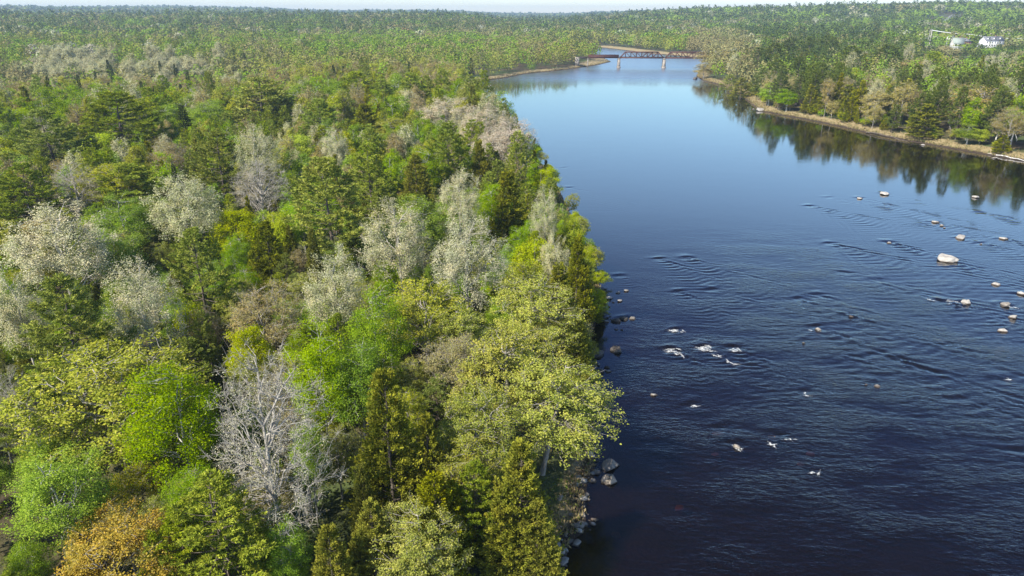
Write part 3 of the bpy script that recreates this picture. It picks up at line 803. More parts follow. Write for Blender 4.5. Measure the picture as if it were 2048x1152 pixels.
# ------------------------------------------------------------------ the trees one can tell apart: (kind, x and y of the top in the photograph, crown width there, height m, label)
SINGLE = [
 ('G', 505, 700, 245, 21, "large bare grey tree with spreading naked limbs beside the slim white birch trunk"),
 ('O', 215, 1040, 250, 9, "amber orange leafed tree below the bright green birches, the only one so orange"),
 ('B', 88, 900, 180, 12, "bright green birch beside the amber orange tree, lower of the left pair"),
 ('B', 335, 738, 185, 15, "tall bright green birch pressed against the bare grey tree's left side"),
 ('M', 205, 708, 330, 14, "broad yellow green maple with open clustered leaves behind the two bright birches"),
 ('B', 632, 655, 135, 15, "vivid green birch directly right of the bare grey tree's top"),
 ('B', 712, 668, 120, 14, "vivid green birch between the vivid one by the bare tree and the tall golden cedar"),
 ('B', 748, 580, 120, 16, "deep green birch standing between the silver poplar and the yellow maple"),
 ('C', 768, 752, 165, 16, "tall golden olive cedar with one pointed top, nearest large evergreen spire"),
 ('C', 852, 838, 90, 12, "shorter golden cedar leaning on the right flank of the tall pointed one"),
 ('M', 1012, 655, 220, 14, "large olive yellow maple behind the one hanging over the dark water"),
 ('M', 1125, 715, 235, 14, "olive yellow maple reaching out over the dark water above the twin boulders"),
 ('M', 950, 790, 170, 12, "pale yellow green maple with bare branches just right of the tall golden cedar"),
 ('T', 922, 668, 150, 12, "reddish brown budding tree among the yellow maples near the river"),
 ('M', 850, 556, 200, 14, "yellow green round maple in front of the two silver poplars"),
 ('M', 915, 610, 130, 12, "small yellow green maple below the silver poplar nearest the river bend"),
 ('M', 1062, 558, 165, 14, "pale olive maple at the water's edge opposite the row of small white stones"),
 ('V', 932, 442, 140, 18, "broad silver poplar with whitest crown, nearest the river of the middle three"),
 ('V', 795, 408, 140, 18, "silver poplar in front of the big layered pine, centre of the middle three"),
 ('V', 662, 503, 130, 17, "silver poplar above the vivid green birch, lowest of the middle three"),
 ('V', 918, 343, 88, 18, "narrow silver poplar rising behind the broad whitest one"),
 ('V', 1093, 378, 56, 16, "slender cream poplar at the river edge with a visible pale trunk"),
 ('V', 1112, 470, 66, 13, "small cream poplar under the slender one at the river edge"),
 ('V', 265, 528, 135, 17, "silver green poplar directly above the broad yellow green maple"),
 ('V', 100, 413, 195, 18, "very wide silver grey poplar at the left with a white forked trunk"),
 ('V', 18, 545, 120, 16, "silver grey poplar cut off by the left border of the view"),
 ('V', 366, 352, 130, 18, "silver white poplar standing alone left of the twin grey ones"),
 ('V', 502, 256, 95, 19, "pale silver poplar with the highest white crown above the bare grey one"),
 ('G', 512, 318, 112, 15, "bare pinkish grey tree with fanned twigs in front of the pale silver poplar"),
 ('V', 667, 258, 60, 16, "small round silver poplar among green trees behind the layered pine"),
 ('W', 890, 197, 108, 17, "greyish white poplar, left one of the pale clump before the river"),
 ('W', 968, 212, 105, 18, "greyish white poplar, tallest in the middle of the pale clump before the river"),
 ('W', 1012, 238, 118, 17, "pale pinkish poplar, riverside one of the pale clump"),
 ('W', 985, 268, 100, 14, "pale pinkish poplar, nearest and lowest one of the pale clump"),
 ('P', 112, 566, 190, 17, "wide soft needled pine in front of the wide silver grey poplar"),
 ('P', 385, 468, 130, 17, "dark green pine between the silver green poplar and the brown budding tree"),
 ('P', 225, 192, 170, 21, "big dark layered pine left of the small black spruce"),
 ('P', 92, 228, 150, 20, "tall yellowish pine near the left border with a bare dark lower trunk"),
 ('P', 432, 268, 105, 18, "slim yellowish pine with dark trunk beside the pale silver poplar"),
 ('P', 512, 162, 135, 21, "big flat topped pine behind the pale silver poplar"),
 ('P', 652, 326, 170, 21, "largest layered pine, standing behind the lowest silver poplar"),
 ('P', 735, 298, 110, 18, "round bright pine right of the largest layered pine"),
 ('P', 895, 252, 88, 19, "layered dark pine standing in front of the pale clump by the river"),
 ('P', 715, 147, 82, 20, "dark pointed pine, left one of three behind the pale clump"),
 ('P', 768, 165, 70, 18, "pointed pine, middle one of three behind the pale clump"),
 ('P', 818, 152, 80, 20, "yellowish pointed pine, right one of three behind the pale clump"),
 ('P', 640, 203, 90, 18, "soft pale pine left of the three pointed ones"),
 ('P', 425, 975, 230, 12, "dark soft pine under the bare grey tree's lowest twigs"),
 ('P', 1032, 292, 42, 15, "thin blue green pine spire at the riverside edge of the pale clump"),
 ('C', 730, 212, 92, 16, "dark olive cedar behind the round bright pine"),
 ('C', 530, 447, 88, 13, "dark olive cedar between the lime trees and the brown budding tree"),
 ('C', 622, 462, 42, 12, "thin brown olive cedar at the foot of the largest layered pine"),
 ('C', 958, 287, 52, 15, "narrow rusty cedar in front of the pale clump by the river"),
 ('C', 1015, 348, 92, 16, "broad dark olive cedar near the river below the pale clump"),
 ('C', 830, 313, 70, 14, "rusty olive cedar in front of the layered dark pine"),
 ('C', 1156, 480, 62, 14, "dark cedar at the water's edge under the lime tree overhanging the river"),
 ('C', 1118, 535, 90, 12, "golden cedar at the water's edge above the pale olive maple"),
 ('S', 362, 212, 52, 16, "small black green spruce standing out dark among light green birches"),
 ('L', 1092, 333, 62, 10, "lime green tree overhanging the blue river farthest upstream"),
 ('L', 1146, 422, 58, 12, "lime green tree leaning over the river beside the slender cream poplar"),
 ('L', 1172, 488, 44, 9, "small lime green tree reaching lowest over the river"),
 ('L', 552, 418, 80, 12, "bright lime yellow tree behind the dark olive cedar"),
 ('L', 472, 418, 105, 12, "open lime tree left of the bright lime yellow one"),
 ('L', 592, 265, 88, 13, "yellow lime tree next to the small round silver poplar"),
 ('L', 490, 653, 95, 11, "fresh lime tree just above the bare grey tree"),
 ('L', 368, 598, 70, 10, "small lime yellow tree at the foot of the dark green pine"),
 ('L', 708, 745, 75, 9, "glowing lime tree in the shade beside the tall golden cedar"),
 ('B', 238, 393, 110, 14, "green birch with grey twigs between the wide grey poplar and the white one"),
 ('B', 205, 455, 120, 12, "leafy green birch in front of the wide silver grey poplar's right edge"),
 ('T', 522, 572, 165, 13, "brown budding tree with bent pale branches left of the lowest silver poplar"),
 ('G', 140, 328, 110, 14, "small dark grey bare tree left of the slim yellowish pine"),
 ('C', 868, 955, 150, 10, "low golden cedar below the tall pointed one, with dead pale twigs"),
 ('M', 832, 1020, 190, 9, "low olive tree with bare grey branches showing, lowest one near the stony bank"),
 ('C', 1042, 895, 150, 13, "dark green cedar in shadow beside the stony bank"),
 ('C', 655, 1060, 120, 9, "low olive cedar at the foot of the slim white birch trunk"),
 ('C', 1075, 1010, 110, 9, "low dark cedar nearest the stony bank, below the shadowed one"),
 ('C', 740, 1010, 110, 9, "low olive cedar between the tall golden one and the brown forest floor"),
 ('B', 840, 395, 110, 14, "deep green birch left of the narrow silver poplar"),
 ('B', 985, 375, 80, 13, "bright green birch right of the narrow silver poplar"),
 ('L', 1065, 470, 100, 12, "yellow green bushy tree between the broad silver poplar and the river"),
 ('M', 1050, 520, 100, 10, "yellow olive bushy tree right under the broad silver poplar"),
 ('B', 25, 210, 110, 15, "deep green birch at the left border beside the tall yellowish pine"),
 ('B', 140, 205, 90, 14, "green birch between the tall yellowish pine and the big dark layered one"),
 ('B', 405, 205, 80, 15, "bright green birch right of the small black spruce"),
 ('B', 325, 215, 70, 14, "bright green birch left of the small black spruce"),
 ('L', 190, 270, 100, 12, "yellow green tree in front of the big dark layered pine"),
 ('T', 335, 285, 90, 13, "tan budding tree below the small black spruce"),
 ('M', 215, 330, 120, 13, "yellowish maple under the big dark layered pine"),
 ('P', 245, 335, 150, 13, "flat golden topped pine below the big dark layered one"),
 ('P', 30, 335, 130, 15, "yellowish pine hard by the left border under the tall one"),
 ('B', 600, 395, 90, 12, "green birch between the lime yellow tree and the largest layered pine"),
 ('B', 850, 300, 90, 14, "green birch left of the layered dark pine"),
 ('M', 780, 235, 90, 13, "yellow green maple before the three pointed pines"),
 ('V', 390, 185, 55, 15, "whitish poplar behind the bright birch and black spruce"),
 ('G', 65, 225, 50, 14, "thin pale bare tree behind the tall yellowish pine"),
 ('M', 1130, 610, 110, 10, "olive maple with dark lower boughs beside the small white stones"),
 ('C', 1158, 640, 70, 10, "dark cedar overhanging the dark shore stones"),
 ('M', 930, 880, 150, 10, "sparse yellow maple full of pale twigs above the low golden cedar"),
 ('B', 610, 830, 80, 11, "shaded green birch behind the slim white birch trunk"),
 ('P', 60, 760, 130, 11, "dark pine with brown dead twigs left of the broad yellow maple"),
 ('M', 300, 1000, 80, 8, "small yellow maple sapling between bright birch and amber tree"),
 ('G', 15, 740, 90, 12, "grey bare tree cut by the left border near the broad yellow maple"),
 # the far bank
 ('T', 1436, 98, 88, 17, "tan budding tree on the far bank's tip by the bridge"),
 ('T', 1490, 110, 62, 16, "tan budding tree second from the far bank's tip"),
 ('T', 1410, 122, 40, 13, "lowest tan tree hiding the bridge's far end"),
 ('P', 1516, 98, 50, 20, "pine on the far bank next to the second tan tree"),
 ('P', 1548, 88, 52, 22, "tall pine in the far bank's pine stand, its leftmost high top"),
 ('P', 1582, 78, 54, 22, "broad pine high in the far bank's stand, left of its three dark tops"),
 ('P', 1622, 76, 44, 23, "dark pine top in the far bank's stand, first of three"),
 ('P', 1652, 72, 40, 23, "dark pine top in the far bank's stand, second of three"),
 ('P', 1668, 76, 34, 22, "dark pine top in the far bank's stand, third of three"),
 ('P', 1700, 95, 66, 21, "wide layered pine in the far bank's stand with dark lower tiers"),
 ('P', 1772, 92, 62, 21, "golden green pine standing right of the far bank's pine stand"),
 ('P', 1870, 106, 62, 20, "big round topped pine standing alone among tan trees on the far bank"),
 ('P', 1560, 122, 50, 18, "pine in the far bank's second row, left"),
 ('P', 1602, 118, 50, 18, "pine in the far bank's second row, centre"),
 ('P', 1640, 128, 54, 19, "dark pine in the far bank's second row, right"),
 ('P', 1530, 140, 44, 16, "small pine near the far shore below the pine stand"),
 ('B', 1542, 168, 44, 11, "green birch at the far shore where the straw bank begins"),
 ('B', 1578, 180, 46, 10, "green birch at the far shore right of the straw bank's first birch"),
 ('C', 1625, 172, 34, 13, "narrow bright cedar at the far shore"),
 ('C', 1665, 168, 40, 14, "dark cedar at the far shore right of the narrow bright one"),
 ('C', 1700, 172, 44, 14, "dark green cedar at the far shore before a pale dead snag"),
 ('T', 1758, 182, 66, 14, "round tan tree at the far shore beside the darkest cedar"),
 ('C', 1812, 162, 70, 17, "darkest and biggest cedar of the far shore"),
 ('B', 1892, 172, 50, 14, "green birch between the darkest cedar and the large tan crown on the far shore"),
 ('C', 1856, 212, 66, 12, "dense green cedar at the far shore beside the leaning dead trunk"),
 ('T', 1962, 172, 130, 18, "largest tan crown of the far shore, above the white dead trunk"),
 ('T', 2030, 215, 70, 15, "tan tree at the far shore beyond the white dead trunk"),
 ('C', 2024, 190, 40, 16, "olive cedar rising right of the largest tan crown"),
 ('L', 1966, 255, 40, 6, "lime bush at the far shore left of the white dead trunk"),
 ('B', 1942, 250, 50, 7, "dark leafy bush at the far shore beside the lime one"),
 ('C', 2010, 272, 32, 6, "small dark cedar at the far shore right of the white dead trunk"),
 ('T', 1835, 118, 70, 15, "tan tree behind the lone round topped pine on the far bank"),
 ('B', 1720, 138, 50, 15, "green birch below the wide layered pine on the far bank"),
 ('T', 1735, 148, 60, 14, "greyish tan tree in the far bank's middle"),
 ('P', 1460, 150, 34, 11, "small green pine under the tan trees of the far bank's tip"),
 ('C', 1485, 158, 40, 11, "olive cedar where the far bank's tan tip meets the pines"),
]
LEAN = {"olive yellow maple reaching out over the dark water above the twin boulders": 0.16, "lime green tree leaning over the river beside the slender cream poplar": 0.14,
        "small lime green tree reaching lowest over the river": 0.35, "lime green tree overhanging the blue river farthest upstream": 0.22}
def seen_from(zx, zy):
    return None
for sp, px, py, w, H, lab in SINGLE:
    if sp == 'P' and 1495 < px < 1790: sp = 'H'
    p, dp = at_ground(px, py, H * 0.97)
    R = 0.5 * w * dp / FPX / 0.94
    far = dp > (420 if sp in 'VWG' else 235)
    ln = LEAN.get(lab, 0)
    if ln: p[0] -= math.sin(ln) * H * 0.8
    plant(sp, p[0], p[1], p[2], H, R, 'mid' if far else 'hi', rz=0 if ln else None, lean=(0, ln), label=lab,
          group="trees one can tell apart on the far bank" if px > 1300 else "trees one can tell apart on the near bank")
    TREES.append((p[0], p[1], R, H))

# ------------------------------------------------------------------ the rest of the wood: counted one by one as far as they can be told apart
JIT = np.random.default_rng(2)
def mix_for(px, py, u):
    """kinds that grow in each part of the wood (by what the photograph shows there)"""
    if px < 1250 or px > 1440:
        px = px + JIT.normal() * 28; py = py + JIT.normal() * 4
    if px > 1380 and py < 330:
        w = dict(T=.30, H=.24, B=.27, C=.05, V=.06, M=.08)
        if 1500 < px < 1720: w = dict(H=.62, T=.14, B=.14, C=.10)
        if py < 62: w = dict(B=.36, P=.34, V=.09, T=.13, S=.08)
        elif px < 1500: w = dict(T=.75, B=.15, V=.1)
    else:
        w = dict(P=.22, B=.26, M=.17, T=.12, V=.07, S=.03, C=.13)
        if py < 200: w = dict(T=.30, B=.24, M=.17, P=.14, V=.06, S=.09)
        if px < 520 and 122 < py < 195: w = dict(S=.20, T=.40, B=.15, M=.10, V=.11)
        if (70 < px < 235 and 108 < py < 140) or (295 < px < 372 and 108 < py < 150) or (720 < px < 830 and 58 < py < 74): w = dict(V=.85, S=.1, T=.05)
        if 960 < px < 1300 and 84 < py < 150: w = dict(T=.45, M=.25, B=.25, P=.05)
        if 480 < px < 960 and 100 < py < 175: w = dict(T=.40, M=.30, B=.22, P=.05, S=.03)
        if 620 < px < 1020 and 72 < py < 112: w = dict(B=.62, T=.22, P=.08, M=.08)
        if py < 72: w = dict(B=.30, P=.28, T=.18, S=.12, V=.06, M=.06)
    if u is None: return w
    tot = sum(w.values()); c = 0
    for k, v in w.items():
        c += v / tot
        if u <= c: return k
    return 'B'

CLEAR = []   # filled by the houses: (x0, y0, x1, y1) in plan, kept free of trees
def field(x, y, g, jit=.11):
    """0..1, smooth over a stand of trees with some scatter from tree to tree"""
    v = 0.62 * noise2(x, y, 75, 3, 3) + 0.38 * noise2(x, y, 26, 2, 1)
    return (np.clip(0.5 + 0.95 * v + g.normal(size=np.shape(x)) * jit, 0, 0.9999) + g.choice([0, 0.5], np.shape(x), p=[1 - jit, jit])) % 1.0
def in_view(x, y, z=6.0, m=130):
    px, py, dp = project(np.stack([x, y, np.full_like(x, z)], -1))
    return (px > -m) & (px < 2048 + m) & (dp > 5) & (py < 1152 + 260)

HOUSE_C = at(1950, 92, 7)
def wood_points(r0, r1, spacing, g):
    n = int(2 * r1 * 0.95 / spacing); k = int((r1) / spacing)
    gx, gy = np.meshgrid((np.arange(n) - n / 2) * spacing, np.arange(k) * spacing + 20)
    gx = gx + (np.arange(k) % 2)[:, None] * spacing * 0.5
    x = gx.ravel() + g.uniform(-.38, .38, gx.size) * spacing; y = gy.ravel() + g.uniform(-.38, .38, gx.size) * spacing
    r = np.hypot(x, y)
    m = (r >= r0) & (r < r1) & in_view(x, y)
    return x[m], y[m]

g = np.random.default_rng(21)
bands = [(40, 125, 4.6), (125, 240, 5.6), (240, 430, 8.2), (430, 660, 10.2)]
cand = []
for r0, r1, sp_ in bands:
    x, y = wood_points(r0, r1, sp_, g)
    d = river_dist(x, y)
    m = d > 1.6 + 2.0 * (np.hypot(x, y) > 170) + 3.0 * ((np.hypot(x, y) > 190) & (np.hypot(x, y) < 520) & (x < 30))
    x, y, d = x[m], y[m], d[m]
    for i in range(len(x)):
        cand.append((math.hypot(x[i], y[i]), x[i], y[i], d[i]))
cand.sort()
TA = np.array(TREES)
kinds = {}
for sp, *_ in SINGLE: kinds[sp] = kinds.get(sp, 0) + 1
REST = []
WORD = {'V': "silver poplar", 'B': "green birch", 'M': "yellow green maple", 'P': "layered pine", 'H': "dark layered pine", 'S': "dark narrow spruce", 'C': "olive cedar", 'T': "tan budding oak", 'L': "lime bush"}
for r, x, y, d in cand:
    dist = np.hypot(TA[:, 0] - x, TA[:, 1] - y)
    near = r < 165
    z = float(terrain(x, y))
    ppx, ppy, _ = project((x, y, z + 10))
    s = mix_for(float(ppx), float(ppy), g.uniform() if r < 260 else float(field(x, y, g)))
    if near:
        if (dist < 0.52 * TA[:, 2] + 1.0).any(): continue
        H = g.uniform(6.0, 9.5); R = g.uniform(1.7, 2.7)
        if s == 'V': s = 'B'
        if s == 'T' and g.uniform() < .5: s = 'M'
        # a low tree must not hide a told-apart one that stands behind it
    elif r < 260:
        if (dist < 0.75 * TA[:, 2] + 1.3).any(): continue
        H = g.uniform(9, 13.5); R = g.uniform(2.2, 3.4)
    else:
        if (dist < 0.7 * TA[:, 2] + 1.5).any(): continue
        H = g.uniform(12.5, 19); R = g.uniform(3.4, 5.0) * (1.15 if r > 430 else 1)
    if ppx < 520 and 115 < ppy < 195: H *= g.uniform(.6, 1.0) if s == 'S' else .7
    if ppx > 1830 and r > 560: H *= .68
    if s == 'S': R *= 0.38; H *= 1.05
    if s == 'C': R *= 0.75
    if s in 'PH': H *= 1.12
    if s == 'V': H *= 1.08
    if d < 5 and r > 150: H *= 0.6; R *= 0.75
    kk = 'P' if s == 'H' else ('V' if s == 'W' else s)
    if kinds.get(kk, 0) >= 292:
        REST.append((x, y, z, H, R, s)); continue
    kinds[kk] = kinds.get(kk, 0) + 1
    farbank = x > 40 and ppx > 1300
    if farbank: where, grp = "in the wood on the far bank", "of the far bank wood"
    elif near: where, grp = "filling in low among the tall near bank trees", "low in the near bank wood"
    elif r < 260: where, grp = "in the near bank wood upstream of the silver poplars", "of the middle near bank wood"
    else: where, grp = "in the distant near bank wood towards the bridge and skyline", "of the distant near bank wood"
    lod = 'hi' if r < 130 else 'mid'
    plant(s, x, y, z, H, R, lod, label=("low " if near else "") + WORD[s] + " " + where, group=WORD[s] + " trees " + grp)

# bushes and small trees leaning out over the near waterline
g = np.random.default_rng(66)
P = np.array(lb[9:36]); seg = np.linalg.norm(np.diff(P, axis=0), axis=1); cs = np.concatenate([[0], np.cumsum(seg)])
for k in range(54):
    t = g.uniform(0, cs[-1] * .62); x = np.interp(t, cs, P[:, 0]); y = np.interp(t, cs, P[:, 1])
    if 40 < y < 72: continue
    x -= g.uniform(.4, 2.6); sp = "CMBLC"[k % 5]; hh = g.uniform(2.0, 6.0)
    plant(sp, x, y, max(float(terrain(x, y)), .1), hh, g.uniform(1.1, 2.3) * (.8 if sp == 'C' else 1), 'hi', rz=0, lean=(g.normal() * .06, g.uniform(.08, .45)),
          label="low bush " + {'B': "of bright green leaves", 'C': "of olive evergreen sprays", 'L': "of lime leaves", 'M': "of yellowish leaves"}[sp] + " leaning out over the near waterline", group={'B': "green", 'C': "evergreen", 'L': "lime", 'M': "yellowish"}[sp] + " bushes leaning over the near waterline").name = "bush"

# bushes crowding the straw edge of the far bank
g = np.random.default_rng(88)
P = np.array(rb[12:27]); seg = np.linalg.norm(np.diff(P, axis=0), axis=1); cs = np.concatenate([[0], np.cumsum(seg)])
for k in range(230):
    t = g.uniform(0, cs[-1]); x = np.interp(t, cs, P[:, 0]); y = np.interp(t, cs, P[:, 1])
    a_ = g.uniform(0, 6.28); o_ = g.uniform(5.0, 13.0); x += math.cos(a_) * o_; y += math.sin(a_) * o_
    d = float(river_dist(x, y))
    if d < 4.2: continue
    sp = "BTCLMB"[k % 6]
    plant(sp, x, y, float(terrain(x, y)), g.uniform(2.2, 5.0) * (1.3 if sp == 'C' else 1), g.uniform(1.3, 2.4) * (.7 if sp == 'C' else 1), 'mid',
          label="low bush " + {'B': "of bright green leaves", 'T': "of bare tan twigs", 'C': "of dark evergreen sprays", 'L': "of lime leaves", 'M': "of yellowish leaves"}[sp] + " at the straw edge of the far bank", group={'B': "green", 'T': "tan", 'C': "evergreen", 'L': "lime", 'M': "yellowish"}[sp] + " bushes at the straw edge of the far bank").name = "bush"

# ------------------------------------------------------------------ far-off woods that read as one mass
FAR_COL = {'V': (.44, .43, .30), 'B': (.20, .30, .028), 'M': (.27, .28, .055), 'P': (.115, .155, .032), 'H': (.085, .12, .028), 'S': (.04, .06, .024), 'C': (.13, .135, .025), 'T': (.27, .24, .10), 'L': (.3, .4, .03)}
ROAD = [at_ground(1876, 53)[0], at_ground(1886, 45)[0], at_ground(1896, 38)[0], at_ground(1906, 30)[0]]
def near_road(x, y, w):
    out_ = np.zeros(len(x), bool)
    for a, b in zip(ROAD[:-1], ROAD[1:]):
        e = b[:2] - a[:2]; L2 = e @ e
        t = np.clip(((x - a[0]) * e[0] + (y - a[1]) * e[1]) / L2, 0, 1)
        out_ |= np.hypot(x - a[0] - t * e[0], y - a[1] - t * e[1]) < w
    return out_

MEAN = np.array([.19, .235, .05])
def mass(mb, pts, k, g, qs, blend=0.0):
    """leaf-clump quads of many far crowns at once"""
    for sp in 'VBMPHSCTL':
        sel = [p for p in pts if p[5] == sp]
        if not sel: continue
        A = np.array([p[:5] for p in sel], float); n = len(A)
        con = sp in 'PHSC'
        f = g.uniform(0, 1, (n, k)) ** (1.3 if con else 1.0)
        az = g.uniform(0, 6.283, (n, k))
        if con:
            rad = (1.02 - f) ** 0.8 * g.uniform(0.35, 1.05, (n, k)); zz = 0.1 + 0.88 * f
        else:
            th = g.uniform(-0.9, 1, (n, k)); rad = np.sqrt(np.maximum(1 - th ** 2, 0)) * g.uniform(.6, 1.08, (n, k)); zz = 0.58 + 0.42 * th * g.uniform(.8, 1.05, (n, k))
        X = A[:, 0:1] + np.cos(az) * rad * A[:, 4:5]; Y = A[:, 1:2] + np.sin(az) * rad * A[:, 4:5]; Z = A[:, 2:3] + zz * A[:, 3:4]
        c = np.stack([X, Y, Z], -1).reshape(-1, 3)
        size = np.repeat(A[:, 4], k) * qs * (0.8 if con else 1.0)
        o = np.stack([np.cos(az) * rad, np.sin(az) * rad, (zz - 0.5)], -1).reshape(-1, 3)
        q = leaf_quads(g, c, 1.0, o + np.array([0, 0, .4]), 0.9, 1.7)
        q = c[:, None] + (q - c[:, None]) * size[:, None, None]
        tree = np.repeat(g.uniform(.86, 1.14, (n, 1)), k, 0) * g.uniform(.85, 1.15, (n * k, 1))
        tint = np.repeat(1 + g.normal(size=(n, 3)) * 0.04, k, 0)
        mb.quads(q, (np.array(FAR_COL[sp]) * (1 - blend * (.6 if sp in 'PHS' else 1)) + MEAN * blend * (.6 if sp in 'PHS' else 1)) * tree * tint)

g = np.random.default_rng(5)
fm = MB()
mass(fm, REST, 140, g, 0.22, .1)
for r0, r1, sp_, k, qs, R0 in ((660, 1000, 12.6, 200, 0.185, 7.0), (1000, 1700, 17.5, 140, 0.22, 10.0), (1700, 3000, 28, 84, 0.30, 15), (3000, 5000, 46, 40, 0.45, 23), (5000, 7500, 62, 26, 0.55, 31)):
    x, y = wood_points(r0, r1, sp_, g)
    d = river_dist(x, y)
    m = (d > 4 + 9 * (x > 60)) & ~near_road(x, y, 12 + 1.3 * R0)
    x, y, d = x[m], y[m], d[m]
    z = terrain(x, y, d)
    pts = []
    px, py, _ = project(np.stack([x, y, z + 9], -1))
    uu = field(x * .55, y * .4, g, .07) if r0 < 1000 else (field(x * .34, y * .2, g, .06) if r0 < 1600 else field(x * .2, y * .1, g, .05))
    for i in range(len(x)):
        # keep the lots around the houses open
        if 1893 < px[i] < 2004 and 745 < math.hypot(x[i], y[i]) < 880: 
            continue
        s = mix_for(float(px[i]), float(py[i]), float(uu[i]))
        low = .45 if (1830 < px[i] and 640 < math.hypot(x[i], y[i]) < 1010) else 1.0
        H = low * g.uniform(12.5, 19) * (1.2 if s in 'PH' else 1) * (1 + 0.12 * (R0 > 7)); R = R0 * g.uniform(.75, 1.25)
        if s in 'PH' and g.uniform() < .25: H *= 1.3
        if s == 'S': R *= .55
        pts.append((x[i], y[i], z[i], H, R, s))
    mass(fm, pts, k, g, qs, {660: .1, 1000: .2, 1700: .3, 3000: .45, 5000: .5}[r0])
m, nt, out = new_mat("far_foliage")
at_n = N(nt, "ShaderNodeAttribute", attribute_name="leafcol")
di = N(nt, "ShaderNodeBsdfDiffuse"); nt.links.new(at_n.outputs["Color"], di.inputs[0])
tr = N(nt, "ShaderNodeBsdfTranslucent"); nt.links.new(at_n.outputs["Color"], tr.inputs[0])
mx = N(nt, "ShaderNodeMixShader"); mx.inputs[0].default_value = 0.25
nt.links.new(di.outputs[0], mx.inputs[1]); nt.links.new(tr.outputs[0], mx.inputs[2]); nt.links.new(mx.outputs[0], out.inputs[0])
tag(link("forest", fm.mesh("forest", m, attr="leafcol")), "far wooded hills and plain of mixed spring green beyond the river", "woods", kind="stuff")

# low growth between the near trunks
g = np.random.default_rng(9)
x = g.uniform(-80, 45, 26000); y = g.uniform(38, 190, 26000)
d = river_dist(x, y)
mk = in_view(x, y, 1.0, 10) & (d > 1.2) & (noise2(x, y, 9, 2, 1) > -0.15)
x, y, d = x[mk], y[mk], d[mk]
z = terrain(x, y, d)
ub = MB()
c = np.repeat(np.stack([x, y, z + g.uniform(.1, .9, len(x))], -1), 7, 0) + g.normal(size=(len(x) * 7, 3)) * np.array([.35, .35, .2])
shade = np.repeat(g.uniform(0, 1, (len(x), 1)), 7, 0)
colr = np.array([.10, .15, .02]) * (1 - shade) + np.array([.17, .15, .045]) * shade
ub.quads(leaf_quads(g, c, 0.24, np.array([[0, 0, 1.0]]), .8, .6), colr * g.uniform(.7, 1.3, (len(c), 1)))
tag(link("undergrowth", ub.mesh("undergrowth", m, attr="leafcol")), "low brown and green undergrowth on the near bank", "undergrowth", kind="stuff")

# dry grass along the shores
g = np.random.default_rng(31)
gb = MB()
for (poly, side, n, hgt) in ((rb[6:27], 1, 9000, 0.75), (lb[4:26], -1, 2600, 0.5), (lb[26:40], -1, 3500, .8)):
    P = np.array(poly); seg = np.linalg.norm(np.diff(P, axis=0), axis=1); cs = np.concatenate([[0], np.cumsum(seg)])
    t = g.uniform(0, cs[-1], n)
    X = np.interp(t, cs, P[:, 0]); Y = np.interp(t, cs, P[:, 1])
    off = g.exponential(3.4 if side > 0 else 1.6, n) + 0.5
    a = g.uniform(0, 6.283, n)
    X = X + np.cos(a) * off; Y = Y + np.sin(a) * off
    d = river_dist(X, Y); k_ = d > 0.5
    X, Y, d = X[k_], Y[k_], d[k_]
    Z = terrain(X, Y, d)
    c = np.repeat(np.stack([X, Y, Z], -1), 5, 0) + g.normal(size=(len(X) * 5, 3)) * np.array([.3, .3, .02])
    dv = np.array([0, 0, 1.0]) + g.normal(size=(len(c), 3)) * .4; dv /= np.linalg.norm(dv, axis=1)[:, None]
    s_ = g.uniform(.65, 1.2, (len(c), 1))
    gb.quads(spray_quads(g, c, dv, hgt, .16), np.where(g.uniform(0, 1, (len(c), 1)) < .8, np.array([[.36, .28, .14]]), np.array([[.16, .19, .05]])) * s_)
tag(link("dry_grass", gb.mesh("dry_grass", m, attr="leafcol")), "straw coloured dry grass along both river banks", "grass", kind="stuff")

# ------------------------------------------------------------------ boulders and shore stones
def rock_mat(name, pale, dark, wet):
    m, nt, out = new_mat(name)
    tc = N(nt, "ShaderNodeTexCoord"); geo = N(nt, "ShaderNodeNewGeometry"); oi = N(nt, "ShaderNodeObjectInfo")
    n1 = N(nt, "ShaderNodeTexNoise"); n1.inputs["Scale"].default_value = 1.6; n1.inputs["Detail"].default_value = 8; n1.inputs["Roughness"].default_value = .65
    n2 = N(nt, "ShaderNodeTexNoise"); n2.inputs["Scale"].default_value = 9; n2.inputs["Detail"].default_value = 5
    for n in (n1, n2): nt.links.new(tc.outputs["Object"], n.inputs[0])
    c = ramp(nt, n1.outputs[0], [(.33, dark), (.6, pale)])
    c = mixc(nt, math_n(nt, 'MULTIPLY', n2.outputs[0], .5), c, dark)
    hs = N(nt, "ShaderNodeHueSaturation"); nt.links.new(c, hs.inputs["Color"])
    nt.links.new(math_n(nt, 'ADD', math_n(nt, 'MULTIPLY', oi.outputs["Random"], .35), .8), hs.inputs["Value"])
    sx = N(nt, "ShaderNodeSeparateXYZ"); nt.links.new(geo.outputs["Position"], sx.inputs[0])
    wz = math_n(nt, 'ADD', sx.outputs[2], math_n(nt, 'MULTIPLY', math_n(nt, 'SUBTRACT', n2.outputs[0], .5), .12))
    c2 = mixc(nt, ramp(nt, wz, [(.10, (1, 1, 1)), (.25, (0, 0, 0))]), hs.outputs[0], wet)
    p = N(nt, "ShaderNodeBsdfPrincipled"); p.inputs["Roughness"].default_value = .8
    nt.links.new(c2, p.inputs["Base Color"])
    bm = N(nt, "ShaderNodeBump"); bm.inputs["Strength"].default_value = .5; bm.inputs["Distance"].default_value = .06
    nt.links.new(n1.outputs[0], bm.inputs["Height"]); nt.links.new(bm.outputs[0], p.inputs["Normal"])
    nt.links.new(p.outputs[0], out.inputs[0])
    return m
